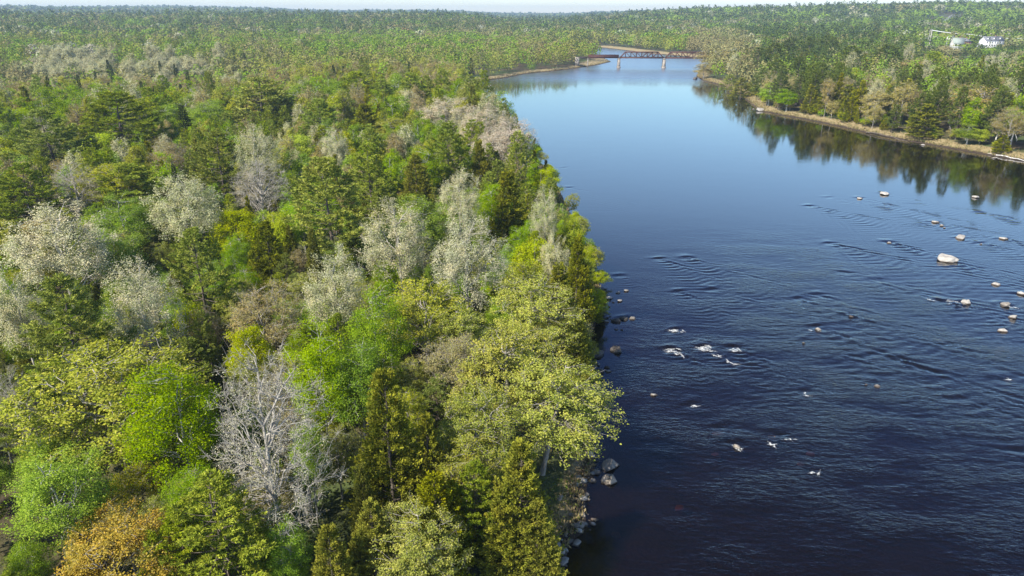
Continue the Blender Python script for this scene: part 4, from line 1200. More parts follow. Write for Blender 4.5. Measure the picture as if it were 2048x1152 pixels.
ROCK = {'w': rock_mat("pale_granite", (.48, .44, .39), (.27, .245, .21), (.07, .05, .035)),
        'g': rock_mat("grey_granite", (.33, .29, .24), (.15, .125, .10), (.05, .038, .028)),
        'd': rock_mat("dark_wet_stone", (.13, .11, .09), (.05, .042, .036), (.03, .024, .018)),
        'b': rock_mat("rusty_stone", (.36, .19, .07), (.20, .10, .04), (.30, .15, .06))}
import bmesh
def rock_mesh(seed, sub):
    g = np.random.default_rng(seed)
    bm = bmesh.new(); bmesh.ops.create_icosphere(bm, subdivisions=sub, radius=1.0)
    v = np.array([w.co[:] for w in bm.verts])
    n = v.copy()
    for amp, fr in ((.22, 1.1), (.12, 2.3), (.05, 4.7)):
        for q in range(3):
            dd = g.normal(size=3); dd /= np.linalg.norm(dd)
            n += v * (amp * np.sin(fr * 3 * (v @ dd) + g.uniform(0, 6.28)))[:, None] * .6
    for q in range(8):   # broken faces
        dd = g.normal(size=3); dd /= np.linalg.norm(dd)
        h = n @ dd; cut = g.uniform(.5, .82)
        n -= np.maximum(h - cut, 0)[:, None] * dd * .85
    for w, c in zip(bm.verts, n): w.co = c
    me = bpy.data.meshes.new("stone"); bm.to_mesh(me); bm.free()
    me.polygons.foreach_set("use_smooth", np.ones(len(me.polygons), bool))
    me.materials.append(ROCK['w'])
    return me
BIG = [rock_mesh(40 + i, 4) for i in range(5)]
SML = [rock_mesh(60 + i, 3) for i in range(6)]
rk = random.Random(4)
def stone(px, py, w, tone, label, group, name="boulder", hf=.62, sink=.42, asp=None, p=None):
    if p is None:
        p = at(px, py, .1)
        a = w * depth_of(p) / FPX / 2
    else:
        a = w / 2
    me = rk.choice(BIG if a > .8 else SML)
    o = link(name, me)
    o.material_slots[0].link = 'OBJECT'; o.material_slots[0].material = ROCK[tone]
    o.scale = (a * 1.05, a * (asp or rk.uniform(.75, 1.15)), a * hf)
    o.rotation_euler = (rk.uniform(-.12, .12), rk.uniform(-.12, .12), rk.uniform(-.5, .5))
    o.location = (p[0], p[1], p[2] - .1 + a * hf * (1 - 2 * sink))
    tag(o, label, "stone" if name == "shore_stone" else "boulder", group)
    return o
RIVER_G = "pale boulders standing in the river"
for px, py, w, tone, lab in [
    (1892, 519, 35, 'w', "largest pale boulder standing alone in the blue river"),
    (1922, 476, 22, 'w', "second largest pale boulder, just upstream of the largest one"),
    (1768, 388, 17, 'w', "pale flat boulder farthest upstream of the scattered river boulders"),
    (1721, 397, 11, 'w', "small pale boulder with a dark wake left of the farthest upstream one"),
    (1950, 394, 14, 'w', "pale boulder at the edge of the dark tree reflection"),
    (1872, 444, 13, 'w', "first and biggest of three small boulders in a diagonal line"),
    (1884, 451, 8, 'w', "middle of three small boulders in a diagonal line"),
    (1889, 455, 6, 'w', "last and smallest of three small boulders in a diagonal line"),
    (2008, 477, 14, 'w', "pale boulder with a dark wake right of the second largest one"),
    (1778, 485, 9, 'w', "tiny pale boulder top wrapped by a dark bow wave"),
    (1962, 488, 6, 'w', "tiny pale stone top between second largest boulder and dark waked one"),
    (1992, 568, 16, 'w', "oval white boulder below and right of the largest one"),
    (2044, 587, 14, 'w', "pale boulder cut off by the right border"),
    (1932, 605, 20, 'w', "long white boulder with broken foam beside it"),
    (2011, 610, 19, 'g', "two toned boulder with dark wake right of the foam one"),
    (2025, 634, 18, 'w', "thin flat white stone under the two toned boulder"),
    (2004, 661, 18, 'w', "white boulder nearest the viewer on the right side"),
    (1309, 789, 13, 'w', "lone white boulder in dark water off the overhanging maple"),
    (1755, 771, 11, 'w', "small white stone in the ripples of midstream"),
    (1733, 768, 6, 'w', "tiny white stone left of the midstream one"),
    (1638, 659, 13, 'g', "low grey stone awash in the middle of the rapids"),
    (1703, 632, 7, 'w', "tiny pale stone awash upstream of the rapids"),
    (1608, 685, 6, 'g', "tiny grey stone awash left of the middle rapids"),
    (1476, 894, 16, 'g', "tan stone breaking the water with white foam below it"),
    (1997, 222.5, 10, 'w', "pale boulder stacked below another by the upstream left bank"),
    (996, 228, 9, 'g', "reddish grey boulder below the upstream pair's pale one"),
    (973, 174, 6, 'w', "white stone at the distant left bank, nearest shore of three"),
    (979, 171.5, 6, 'w', "white stone at the distant left bank, middle of three"),
    (1008, 185, 5, 'w', "small pale stone awash off the distant left bank"),
    (973, 190, 6, 'w', "pale stone at the distant left bank, lowest of three"),
    (1390, 158, 13, 'd', "dark boulder off the tip of the far bank"),
    (1520, 221, 18, 'w', "long pale stone at the far shore where the bank bends"),
    (1507, 218, 5, 'w', "tiny pale stone off the far shore's bend"),
    (1532, 217, 9, 'w', "pale stone resting on the straw at the far shore's bend"),
    (1845, 290, 8, 'w', "white stone in the dark reflection below the far shore"),
    (1988, 316, 8, 'w', "white stone close to the drift log, left of two"),
    (2028, 323, 6, 'w', "white stone close to the drift log, right of two"),
    (1947, 285, 10, 'w', "round white boulder on the straw bank beside the dark leafy bush")]:
    if px == 1997: px = 997
    stone(px, py, w, tone, lab, RIVER_G)
NS = "stones along the near shore"
for px, py, w, tone, lab in [
    (1217, 933, 38, 'g', "big grey boulder with a dished top, upper of the twin boulders"),
    (1219, 960, 37, 'g', "big grey angular boulder, lower of the twin boulders"),
    (1254, 581, 10, 'w', "white stone farthest out in the upper near shore row"),
    (1237, 585, 9, 'w', "white stone second farthest out in the upper near shore row"),
    (1220, 596, 13, 'w', "biggest white stone of the upper near shore row"),
    (1241, 601, 11, 'w', "white stone below the two farthest out in the upper row"),
    (1226, 604, 6, 'w', "tiny white stone between the bigger ones of the upper row"),
    (1209, 599, 6, 'w', "pale stone nearest the trees in the upper row"),
    (1218, 613, 6, 'w', "small white stone under the upper near shore row"),
    (1212, 618, 5, 'w', "tiny white stone under the upper near shore row"),
    (1202, 625, 10, 'w', "white stone against the trees below the upper row"),
    (1215, 634, 6, 'w', "small pale stone left of the dark flat stones"),
    (1221, 632, 5, 'w', "tiny pale stone touching the dark flat stones"),
    (1213, 642, 11, 'w', "low brownish pale stone left of the dark flat stones"),
    (1232, 641, 20, 'd', "dark flat wet stone, left of the three dark flat stones"),
    (1248, 636, 18, 'd', "dark flat wet stone, middle of the three dark flat stones"),
    (1264, 636, 14, 'g', "pale topped flat stone at the outer end of the dark flat stones"),
    (1233, 658, 7, 'w', "white sliver of stone below the dark flat stones"),
    (1244, 659, 6, 'g', "grey sliver of stone below the dark flat stones"),
    (1234, 700, 27, 'd', "big lone dark stone standing off the overhung shore"),
    (1190, 708, 30, 'd', "big dark stone mass under the overhanging trees"),
    (1178, 723, 10, 'g', "grey stone at the foot of the dark stone mass, left"),
    (1187, 727, 9, 'g', "grey stone at the foot of the dark stone mass, middle"),
    (1196, 729, 10, 'w', "pale stone at the foot of the dark stone mass, right"),
    (1199, 741, 18, 'd', "dark low stone below the dark stone mass"),
    (1214, 734, 11, 'd', "dark small stone right of the dark low one"),
    (1217, 742, 12, 'w', "pale stone just below the dark small one"),
    (1205, 758, 10, 'g', "grey stone lowest of the dark shore cluster"),
    (1186, 946, 17, 'w', "bright white shore stone left of the twin boulders"),
    (1185, 960, 15, 'w', "bright white shore stone below the first, left of the lower twin"),
    (1184, 936, 9, 'w', "small white stone above the two bright shore stones"),
    (1190, 928, 10, 'g', "grey stone between the shore and the upper twin boulder"),
    (1193, 921, 9, 'g', "small grey stone behind the upper twin boulder"),
    (1170, 993, 6, 'w', "tiny white stone at the head of the stony bank"),
    (1178, 998, 9, 'w', "white stone just off the head of the stony bank"),
    (1167, 1004, 8, 'g', "grey stone near the head of the stony bank"),
    (1167, 1013, 9, 'w', "pale stone second row from the head of the stony bank"),
    (1160, 1021, 11, 'g', "grey rounded stone in the stony bank's upper part"),
    (1163, 1030, 17, 'g', "long grey stone in the stony bank's upper part"),
    (1169, 1046, 15, 'w', "white stone at the waterline beside the stone just offshore"),
    (1160, 1062, 20, 'w', "biggest white stone of the stony bank"),
    (1187, 1047, 13, 'w', "white stone standing just offshore of the stony bank"),
    (1180, 1058, 6, 'w', "tiny white stone under the one just offshore"),
    (1155, 1077, 7, 'w', "small white stone below the biggest of the stony bank"),
    (1142, 1081, 15, 'g', "grey stone in shadow below the biggest white one"),
    (1115, 1094, 13, 'g', "shaded bluish stone set back from the water"),
    (1133, 1090, 9, 'g', "shaded stone between the set back one and the water"),
    (1128, 1108, 15, 'g', "shaded rounded stone at the lower waterline"),
    (1131, 1121, 8, 'w', "small pale stone at the lower waterline"),
    (1132, 1130, 9, 'w', "pale stone second lowest at the lower waterline"),
    (1109, 1129, 11, 'w', "whitish stone in shade set back at the lower bank"),
    (1124, 1141, 8, 'w', "lowest pale stone at the lower waterline"),
    (1078, 1143, 20, 'g', "large bluish slab in the lowest corner of the stony bank"),
    (1128, 1050, 20, 'g', "large bluish slab in shade above the stony bank")]:
    z = 0.1
    stone(px, py, w, tone, lab, NS)
g = np.random.default_rng(77)
P = np.array(lb[4:24]); seg = np.linalg.norm(np.diff(P, axis=0), axis=1); cs = np.concatenate([[0], np.cumsum(seg)])
k = 0
while k < 190:
    t = g.uniform(0, cs[-1]) if k > 95 else g.uniform(0, cs[12])
    x = np.interp(t, cs, P[:, 0]) + g.normal() * .9 - .5; y = np.interp(t, cs, P[:, 1]) + g.normal() * .5
    z = float(terrain(x, y))
    k += 1
    stone(0, 0, .18 + .85 * g.uniform() ** 3, 'w' if g.uniform() < .5 else 'g', "small rounded stone packed between the larger near shore stones", "small stones packed along the near shore",
          name="shore_stone", p=np.array([x, y, max(z, -.1) + .1]), sink=.35)
for px, py, w, lab in [(1553, 870, 26, "rusty stone just under the surface beside foam, larger one"), (1439, 860, 24, "rusty stone patch under the surface up left of the tan stone"),
                       (1432, 903, 16, "small rusty stone under the surface left of the tan stone"), (1622, 903, 20, "olive stone under the surface right of the foam"),
                       (1604, 923, 16, "faint brown stone under the surface right of the foam"), (1360, 1010, 22, "faint brown stone deep below the lower midstream"),
                       (1232, 660, 30, "faint reddish stone under the surface off the dark flat stones"), (1245, 745, 28, "faint reddish stone under the surface near the big lone dark stone"),
                       (1232, 1062, 20, "faint reddish stone under the surface off the stony bank"), (1185, 970, 18, "rusty stone under the surface below the bright shore stones"),
                       (1310, 870, 22, "faint brown stone under the surface below the lone white boulder")]:
    o = stone(px, py, w, 'b', lab, "rusty stones under the river surface", hf=.35, sink=.5)
    a = o.scale[0]; o.location.z = -.10 - a * .33
# white water where the current breaks on hidden stones
g = np.random.default_rng(12)
fb = MB()
def foam(px, py, n, sx, sy, s0):
    """a broken sheet of bubbles trailing down the current, thinning out towards its edge"""
    if n <= 5: return
    p = at(px, py, 0)
    for q in range(max(2, n // 3)):
        x = p[0] + g.normal() * sx * .8; y = p[1] - abs(g.normal()) * sy * .9
        L = g.uniform(.45, 1.1) * (.42 + s0 * 3.8); W = L * g.uniform(.22, .45)
        a = g.normal() * .35 + (0.0 if g.uniform() < .6 else -1.1)
        kr, ka = 5, 18
        an = np.arange(ka) / ka * 6.283; lob = 1 + .3 * np.sin(3 * an + g.uniform(0, 6)) + .2 * np.sin(5 * an + g.uniform(0, 6))
        rr = np.linspace(0.02, 1, kr)[:, None] * lob[None]
        lx = rr * np.cos(an) * L; ly = rr * np.sin(an) * W
        vx = x + lx * math.cos(a) - ly * math.sin(a); vy = y + lx * math.sin(a) + ly * math.cos(a)
        fall = np.repeat(np.linspace(1, 0, kr)[:, None], ka, 1)
        vz = .045 + .05 * fall + g.uniform(0, .03, fall.shape)
        ii = np.arange(kr - 1)[:, None] * ka; jj = np.arange(ka)[None]; j2 = (jj + 1) % ka
        f = np.stack([ii + jj, ii + j2, ii + ka + j2, ii + ka + jj], -1).reshape(-1, 4)
        fb.add(np.stack([vx, vy, vz], -1).reshape(-1, 3), f)
        falls.append(fall.ravel())
falls = []
for a in [(1351, 661, 16, .9, .35, .20), (1362, 664, 8, .9, .3, .12), (1343, 699, 22, .7, .6, .22), (1358, 709, 10, .5, .5, .13), (1405, 692, 22, .5, .7, .25), (1416, 700, 8, .4, .4, .12),
          (1466, 698, 16, .8, .5, .20), (1438, 711, 14, .8, .5, .14), (1457, 722, 10, .5, .6, .13), (1447, 733, 5, .4, .4, .1), (1889, 601, 16, 1.5, .8, .16), (1870, 600, 6, .8, .3, .12),
          (1611, 785, 9, .4, .6, .12), (1476, 897, 14, .35, .3, .16), (1540, 888, 12, .35, .3, .13), (1574, 879, 9, .5, .25, .10), (1628, 944, 9, .35, .25, .09), (1648, 965, 5, .2, .5, .06),
          (1386, 812, 10, .4, .4, .12), (2011, 614, 6, .9, .3, .12), (1703, 633, 5, .5, .2, .1), (1733, 769, 4, .3, .2, .1), (1638, 661, 6, .7, .2, .11), (1510, 930, 4, .3, .2, .07),
          (2012, 758, 8, .7, .5, .1), (1932, 607, 6, .9, .2, .12), (1460, 925, 3, .2, .2, .07), (1785, 955, 3, .2, .2, .06), (1963, 957, 3, .2, .1, .07), (1905, 1115, 4, .3, .2, .06), (1210, 661, 3, .4, .2, .07)]:
    foam(*a)
fmat, nt, out = new_mat("foam_white")
tc = N(nt, "ShaderNodeTexCoord"); no = N(nt, "ShaderNodeTexNoise"); no.inputs["Scale"].default_value = 5.5; no.inputs["Detail"].default_value = 6; no.inputs["Roughness"].default_value = .7
nt.links.new(tc.outputs["Object"], no.inputs[0])
ed = N(nt, "ShaderNodeAttribute", attribute_name="body")
cov = ramp(nt, math_n(nt, 'ADD', math_n(nt, 'MULTIPLY', ed.outputs["Fac"], .34), no.outputs[0]), [(.63, (0, 0, 0)), (.88, (1, 1, 1))])
df = N(nt, "ShaderNodeBsdfDiffuse"); df.inputs[0].default_value = (.62, .62, .60, 1)
tp = N(nt, "ShaderNodeBsdfTransparent"); mx = N(nt, "ShaderNodeMixShader")
nt.links.new(cov, mx.inputs[0]); nt.links.new(tp.outputs[0], mx.inputs[1]); nt.links.new(df.outputs[0], mx.inputs[2]); nt.links.new(mx.outputs[0], out.inputs[0])
fme = fb.mesh("foam", fmat, smooth=True)
at_ = fme.attributes.new("body", 'FLOAT', 'POINT'); at_.data.foreach_set("value", np.concatenate(falls).astype(np.float32))
tag(link("foam", fme), "white foam of small rapids over hidden stones", "foam", kind="stuff")

# ------------------------------------------------------------------ dead trunks and drift wood
DEAD = bark_mat("dead_wood", (.40, .37, .33), (.68, .65, .60), 1.0, .5)
def snag(label, foot, top, r, name="dead_trunk", limbs=3, cat="dead tree", mat=DEAD):
    foot = np.array(foot, float); top = np.array(top, float)
    gg = np.random.default_rng(int(abs(foot[0] * 13 + foot[1])))
    mb = MB(); L = np.linalg.norm(top - foot)
    cv = curve(foot - (top - foot) * .03, top, .02 * L, 7, gg, .012 * L)
    mb.tube(cv, np.linspace(r, r * .35, 7), 7)
    o = link(name, mb.mesh(name, mat, smooth=True)); tag(o, label, cat)
    for q in range(limbs):
        lm = MB(); s = gg.uniform(.45, .95); p = cv[int(s * 6)]
        dv = gg.normal(size=3) * .6 + np.array([0, 0, .5]); dv /= np.linalg.norm(dv)
        lm.tube(curve(p, p + dv * L * gg.uniform(.10, .25), .03 * L, 4), np.linspace(r * .4, r * .12, 4), 5)
        link("branch", lm.mesh("branch", mat, smooth=True), o)
    return o
def stand(px, py_foot, px_top, py_top, lean_y=0):
    f, dp = at_ground(px, py_foot)
    h = (py_foot - py_top) * dp / FPX / math.cos(math.radians(PITCH) - math.atan((576 - py_top) / FPX)) * .985
    return f, f + np.array([(px_top - px) * dp / FPX, lean_y, h])
f, t = stand(1990, 284, 1996, 222); snag("tall white dead trunk standing on the far shore under the largest tan crown", f, t, .26, limbs=4)
f, t = stand(1901, 265, 1889, 232); snag("leaning white dead trunk on the far shore beside the dense green cedar", f, t, .22, limbs=4)
f, t = stand(1712, 238, 1716, 214); snag("short pale snag on the far shore before the dark green cedar", f, t, .2, limbs=5)
f, t = stand(1824, 257, 1827, 230); snag("thin pale trunk on the far shore under the darkest cedar", f, t, .14, limbs=2)
f, t = stand(1575, 214, 1577, 190); snag("pair of thin grey trunks on the far shore, taller one", f, t, .14, limbs=2)
f, t = stand(2034, 280, 2024, 262); snag("stubby leaning grey trunk on the far shore beside the small dark cedar", f, t, .2, limbs=1)
f, t = stand(804, 112, 802, 96); snag("pale bare pole standing above the distant near bank wood", f, t, .4, limbs=0, name="bare_pole", cat="pole")
f, t = stand(622, 1030, 604, 868, 1.5); snag("slim white birch trunk right of the large bare grey tree", f, t, .17, name="slim_birch", limbs=2, cat="trunk", mat=BARK_PALE)
f, t = stand(402, 930, 390, 850, 0); snag("white birch trunk between the bright green birch and the bare grey tree", f, t, .2, name="slim_birch", limbs=1, cat="trunk", mat=BARK_PALE)
a = at(1978, 308, .25); b = at(2049, 321.5, .25); snag("long pale drift log lying along the far waterline", a, b, .3, name="drift_log", limbs=0, cat="log")
a = at(1735, 265, .3); b = at(1815, 283, .3); snag("dark sunken drift log along the far waterline", a, b, .22, name="drift_log", limbs=0, cat="log", mat=BARK_DARK)
a = at(2005, 288, 1.2); b = at(2047, 286, 1.4); snag("grey fallen tree lying on the straw bank near the right border", a, b, .2, name="fallen_tree", limbs=5, cat="log")

# ------------------------------------------------------------------ the railway bridge
RUST = plain_mat("rusty_iron", (.05, .02, .017), (.12, .042, .03), .8, .75)
DARKI = plain_mat("dark_iron", (.022, .018, .018), (.06, .04, .035), .8, .8)
PIER = plain_mat("pier_masonry", (.20, .17, .14), (.38, .34, .29), .6, .9, bump=.3)
TIMB = plain_mat("deck_timber", (.05, .04, .035), (.12, .09, .07), .5, .9)
PA = at(1237, 134.8, 0); PB = at(1327, 135.3, 0)
ux = (PB - PA) / np.linalg.norm(PB - PA); span = np.linalg.norm(PB - PA)
uy = np.array([-ux[1], ux[0], 0])
mpp = depth_of(PA) / FPX
DZ = (134.8 - 117.2) * mpp / math.cos(math.radians(4)) + .2
WB = 4.6
def bp(s, w, z): return PA + ux * s + uy * w + np.array([0, 0, z])
bridge = empty("railway_bridge", tuple(PA)); tag(bridge, "rusty iron railway truss bridge crossing the river far upstream", "bridge")
def bpart(name, mb, mat, parent=None, smooth=False):
    me = mb.mesh(name, mat, smooth)
    o = link(name, me, parent or bridge)
    v = np.empty(len(me.vertices) * 3, np.float32); me.vertices.foreach_get("co", v)
    if (parent or bridge) == bridge:
        me.vertices.foreach_set("co", (v.reshape(-1, 3) - PA).ravel().astype(np.float32))
    else:
        me.vertices.foreach_set("co", (v.reshape(-1, 3) - PA).ravel().astype(np.float32))
    me.update()
    return o
rz = math.atan2(ux[1], ux[0])
for s in (0, span):
    mb = MB(); c = bp(s, 0, DZ / 2 - 1.0)
    mb.box(c, (2.6, 8.0, DZ + 1.2), rz, .78)
    mb.box(bp(s, 0, DZ - .35), (2.7, 7.0, .5), rz)
    mb.box(bp(s, 0, .35), (3.3, 8.8, 1.3), rz, .9)
    bpart("pier", mb, PIER)
mb = MB(); s0 = -27.5
for w in (-2, 2): mb.box(bp(s0, w, DZ / 2 - .8), (.9, .9, DZ + .6), rz, .9)
mb.box(bp(s0, 0, DZ - .4), (1.2, 5.4, .6), rz)
bpart("pier", mb, PIER)
mb = MB(); mb.box(bp(s0 - 9.5, 0, DZ * .5), (4, 6.5, DZ + 1.0), rz, .95); bpart("abutment", mb, PIER)
mb = MB()   # plate girder span
for w in (-2.3, 2.3):
    mb.box(bp((s0) / 2, w, DZ + 1.25), (-s0 - .4, .10, 2.5), rz)
    mb.box(bp((s0) / 2, w, DZ + 2.58), (-s0 - .3, .55, .18), rz); mb.box(bp((s0) / 2, w, DZ - .08), (-s0 - .3, .55, .18), rz)
    for q in np.linspace(s0 + .4, -.4, 15): mb.box(bp(q, w, DZ + 1.25), (.14, .42, 2.4), rz)
bpart("girder_span", mb, RUST)
mb = MB()
for w in (-1.6, 1.6): mb.box(bp(s0 - 4.0, w, DZ + .2), (7.4, .5, 1.0), rz)
bpart("approach_span", mb, DARKI)
mb = MB(); mb.box(bp((s0 - 7.5 + 2 * span) / 2, 0, DZ + .62), (2 * span - s0 + 7.0, 3.4, .22), rz)
for q in np.arange(s0 - 7, 2 * span, 1.1): mb.box(bp(q, 0, DZ + .83), (.5, 3.9, .18), rz)
dk = bpart("deck", mb, TIMB)
mb = MB()
for w in (-.75, .75): mb.box(bp((s0 - 7.5 + 2 * span) / 2, w, DZ + 1.0), (2 * span - s0 + 7.0, .14, .16), rz)
bpart("rail", mb, DARKI, dk)
TH = 5.0
for k0 in (0, 1):
    S = k0 * span + .8; E = (k0 + 1) * span - .8
    npn = 8; xs_ = np.linspace(S, E, npn + 1)
    for w in (-WB / 2, WB / 2):
        mb = MB()
        mb.bar(bp(S, w, DZ + .25), bp(E, w, DZ + .25), .45, 1.0)
        mb.bar(bp(xs_[1], w, DZ + TH), bp(xs_[-2], w, DZ + TH), .75, .8)
        mb.bar(bp(S, w, DZ + .3), bp(xs_[1], w, DZ + TH), .65); mb.bar(bp(E, w, DZ + .3), bp(xs_[-2], w, DZ + TH), .65)
        for i in range(1, npn): mb.bar(bp(xs_[i], w, DZ + .3), bp(xs_[i], w, DZ + TH), .36)
        for i in range(1, npn - 1):
            if i < npn / 2: mb.bar(bp(xs_[i], w, DZ + TH), bp(xs_[i + 1], w, DZ + .3), .4)
            else: mb.bar(bp(xs_[i], w, DZ + .3), bp(xs_[i + 1], w, DZ + TH), .4)
        bpart("truss", mb, RUST)
    mb = MB()
    for i in range(1, npn):
        mb.bar(bp(xs_[i], -WB / 2, DZ + TH), bp(xs_[i], WB / 2, DZ + TH), .25)
        if i < npn - 1: mb.bar(bp(xs_[i], -WB / 2, DZ + TH), bp(xs_[i + 1], WB / 2, DZ + TH), .16)
    for i in range(npn + 1): mb.bar(bp(xs_[i], -WB / 2, DZ + .2), bp(xs_[i], WB / 2, DZ + .2), .35, .6)
    bpart("cross_bracing", mb, DARKI)

# ------------------------------------------------------------------ houses, poles and road on the far slope
WALLW = plain_mat("white_clapboard", (.66, .65, .62), (.80, .79, .76), .8, .7)
WALLB = plain_mat("brick_red_wall", (.22, .09, .06), (.32, .14, .09), 1.2, .85)
WALLC = plain_mat("cream_siding", (.55, .52, .44), (.66, .63, .55), .8, .8)
ROOFG = plain_mat("grey_shingle", (.13, .13, .15), (.24, .24, .27), 1.0, .85)
ROOFV = plain_mat("greenish_roof", (.25, .29, .25), (.34, .38, .33), 1.0, .8)
ROOFW = plain_mat("pale_metal_roof", (.55, .55, .54), (.70, .70, .68), 1.0, .6)
GLASS = plain_mat("dark_window", (.02, .025, .03), (.05, .055, .06), 1.0, .15)
def gable(mb, c, L, W, h0, rise, rz, ov=.5):
    v = []
    for y in (-L / 2 - ov, L / 2 + ov):
        for x, z in ((-W / 2 - ov, h0 - .2), (0, h0 + rise), (W / 2 + ov, h0 - .2), (W / 2 + ov - .2, h0 - .5), (0, h0 + rise - .35), (-W / 2 - ov + .2, h0 - .5)):
            v.append((y, x, z))
    v = np.array(v); cr, sr = math.cos(rz), math.sin(rz)
    v = np.stack([v[:, 0] * cr - v[:, 1] * sr, v[:, 0] * sr + v[:, 1] * cr, v[:, 2]], 1) + np.array(c)
    f = [(0, 1, 7, 6), (1, 2, 8, 7), (2, 3, 9, 8), (3, 4, 10, 9), (4, 5, 11, 10), (5, 0, 6, 11), (0, 5, 4, 1), (1, 4, 3, 2), (6, 7, 10, 11), (7, 8, 9, 10)]
    mb.add(v, f)
def house(name, label, px, py, L, W, h0, rise, wall, roof, rz=.15, storeys=2, nwin=5, dormers=0, z=None, cat="house"):
    p = at(px, py, z)
    e = empty(name, tuple(p), rz); tag(e, label, cat)
    g0 = float(terrain(p[0], p[1]))
    mb = MB(); mb.box((0, 0, h0 / 2 - (p[2] - g0) / 2 - .4), (L, W, h0 + (p[2] - g0) + .8))
    if rise:
        vv = []
        for x in (-L / 2, L / 2): vv += [(x, -W / 2, h0), (x, W / 2, h0), (x, 0, h0 + rise - .36), (x * .985, 0, h0 + rise - .36)]
        mb.add(vv, [(0, 1, 2, 3), (5, 4, 7, 6)])
    link("wall", mb.mesh("wall", wall), e)
    mb = MB()
    if rise: gable(mb, (0, 0, 0), L, W, h0, rise, 0)
    else: mb.box((0, 0, h0 + .15), (L + .8, W + .8, .4))
    rf = link("roof", mb.mesh("roof", roof), e)
    if rise:
        mb = MB(); mb.box((L * .2, W * .12, h0 + rise + .2), (.9, .9, 2.0)); link("chimney", mb.mesh("chimney", WALLB), rf)
    for s_ in range(storeys):
        for q in range(nwin):
            mb = MB(); x = (q + .5) / nwin * L - L / 2; zz = 1.7 + s_ * 2.8
            mb.box((x, -W / 2 - .03, zz), (1.2, .10, 1.5)); w_ = link("window", mb.mesh("window", GLASS), e)
            mb = MB()
            for dx in (-.66, .66): mb.box((x + dx, -W / 2 - .06, zz), (.12, .16, 1.74))
            for dz in (-.81, .81): mb.box((x, -W / 2 - .06, zz + dz), (1.2, .16, .12))
            link("frame", mb.mesh("frame", WALLW), w_)
    for q in range(dormers):
        x = (q + .5) / dormers * L - L / 2
        d_ = MB(); d_.box((x, -W * .28, h0 + rise * .5), (2.2, W * .3, 1.9)); do = link("dormer", d_.mesh("dormer", wall), e)
        d_ = MB(); gable(d_, (x, -W * .28, h0 + rise * .5 + .9), W * .3, 2.2, .1, 1.0, math.pi / 2, .3); link("dormer_roof", d_.mesh("dormer_roof", roof), do)
        d_ = MB(); d_.box((x, -W * .43 - .03, h0 + rise * .5 + .1), (1.0, .1, 1.1)); link("dormer_window", d_.mesh("dormer_window", GLASS), do)
    return e
hz = 10.0
house("white_house", "large white two storey house with grey gabled roof and dormers on the far slope", 1981, 93, 22, 11, 6.6, 4.2, WALLW, ROOFG, .12, 2, 7, 3, hz)
house("white_annex", "low white annex in front of the large white house", 1968, 95, 13, 8, 3.2, 2.2, WALLW, ROOFW, .12, 1, 4, 0, hz - 1)
house("brick_house", "red walled house with a grey roof left of the large white house", 1929, 91, 11, 9, 5.0, 3.0, WALLB, ROOFG, .3, 2, 3, 0, hz)
house("green_roofed_barn", "barn with a steep greenish grey roof left of the red walled house", 1913, 93, 11, 9, 3.4, 6.0, WALLC, ROOFV, -.1, 1, 3, 0, hz, "barn")
house("flat_roofed_shed", "long low shed with a pale flat roof in front of the barn", 1919, 99, 19, 10, 2.6, 0, WALLC, ROOFW, .05, 1, 5, 0, hz - 2, "shed")
house("small_white_shed", "small white shed standing highest behind the barn", 1900, 80, 6, 5, 3.4, 1.6, WALLW, ROOFW, .1, 1, 2, 0, 15, "shed")
POLE = plain_mat("pole_timber", (.46, .42, .37), (.62, .57, .51), .8, .9)
WIRE = plain_mat("wire_metal", (.62, .62, .62), (.75, .75, .73), 1, .5)
tops = []
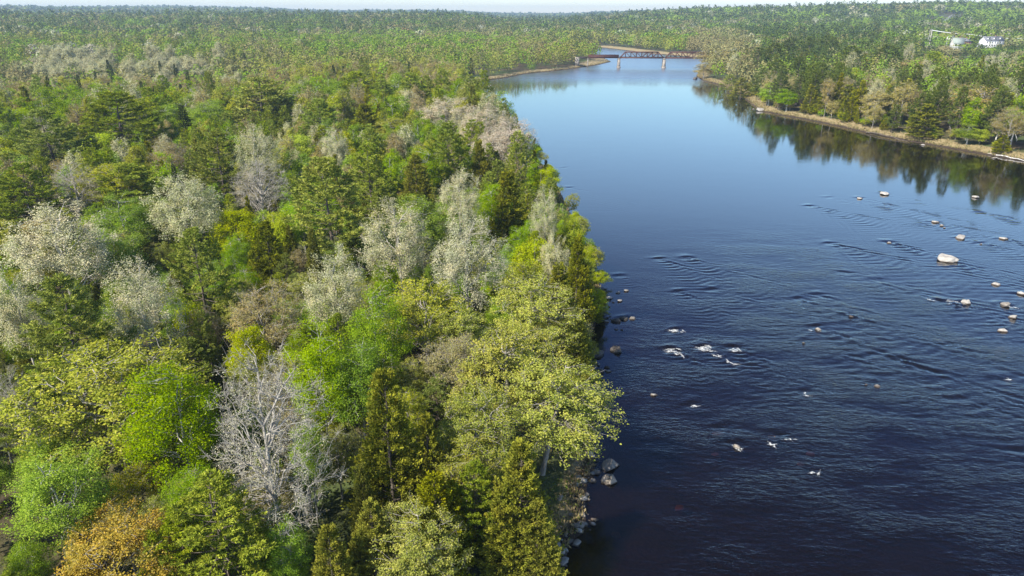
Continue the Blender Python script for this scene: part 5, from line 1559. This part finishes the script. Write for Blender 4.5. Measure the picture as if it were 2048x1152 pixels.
for px, pb, pt, lab in [(1857, 88, 61, "tall wooden twin utility pole at the line's left end, above the far bank pines"), (1936, 89, 69, "wooden utility pole beside the red walled house"),
                        (2017, 91, 77, "greenish utility pole right of the large white house"), (2060, 91, 74, "utility pole just outside the right border")]:
    f = at(px, pb, 10.0); dp = depth_of(f); h = (pb - pt) * dp / FPX
    e = empty("utility_pole", tuple(f)); tag(e, lab, "utility pole", "utility poles of the line past the houses")
    twin = "twin" in lab
    mb = MB()
    for xo in ((-1.1, 1.1) if twin else (0,)): mb.tube(np.array([[xo, 0, -9], [xo, 0, h * .5], [xo, 0, h]]), np.array([.55, .5, .42]), 7); link("pole", mb.mesh("pole", POLE), e)
    mb = MB(); mb.bar((-1.4, 0, h - .9), (1.4, 0, h - .9), .35, .4); link("crossarm", mb.mesh("crossarm", POLE), e)
    for x in (-1.2, 0, 1.2):
        mb = MB(); mb.tube(np.array([[x, 0, h - .75], [x, 0, h - .45]]), np.array([.09, .07]), 6); link("insulator", mb.mesh("insulator", WIRE), e)
    tops.append(f + np.array([0, 0, h - .45]))
for j, off in enumerate((-1.2, 0, 1.2)):
    mb = MB()
    for a, b in zip(tops[:-1], tops[1:]):
        mb.tube(curve(a + [off, 0, 0], b + [off, 0, 0], -.9, 9), np.full(9, .22), 4)
    tag(link("power_line", mb.mesh("power_line", WIRE)), ["pale sagging wire nearest the viewer between the utility poles", "pale sagging middle wire between the utility poles", "pale sagging wire farthest from the viewer between the utility poles"][j] if False else "pale sagging wire strung between the utility poles", "wire", "wires strung between the utility poles")
rp = []
for p in np.array([np.interp(np.linspace(0, 3, 40), range(4), [q[i] for q in ROAD]) for i in range(3)]).T:
    rp.append((p[0], p[1], float(terrain(p[0], p[1])) + .35))
rp = np.array(rp); tv = np.gradient(rp[:, :2], axis=0); tv /= np.linalg.norm(tv, axis=1)[:, None]
nv = np.stack([-tv[:, 1], tv[:, 0], np.zeros(len(tv))], 1)
mb = MB(); i = np.arange(len(rp) - 1)
mb.add(np.concatenate([rp + nv * 4.5, rp - nv * 4.5]), np.stack([i, i + 1, i + 1 + len(rp), i + len(rp)], 1))
tag(link("road", mb.mesh("road", plain_mat("road_gravel", (.20, .20, .20), (.30, .30, .30), .3, .9))), kind="structure")

# ------------------------------------------------------------------ the air between here and the hills
HAZE_D = 0.00014
hb = MB(); hb.box((0, 0, 56), (15800, 15800, 118))
hm, nt, out = new_mat("haze_air")
pv = N(nt, "ShaderNodeVolumePrincipled"); pv.inputs["Density"].default_value = HAZE_D
pv.inputs["Color"].default_value = (.62, .80, 1.0, 1); pv.inputs["Anisotropy"].default_value = .2
nt.links.new(pv.outputs[0], out.inputs["Volume"])
tag(link("haze", hb.mesh("haze", hm)), "pale blue air that veils the far hills", "haze", kind="stuff")
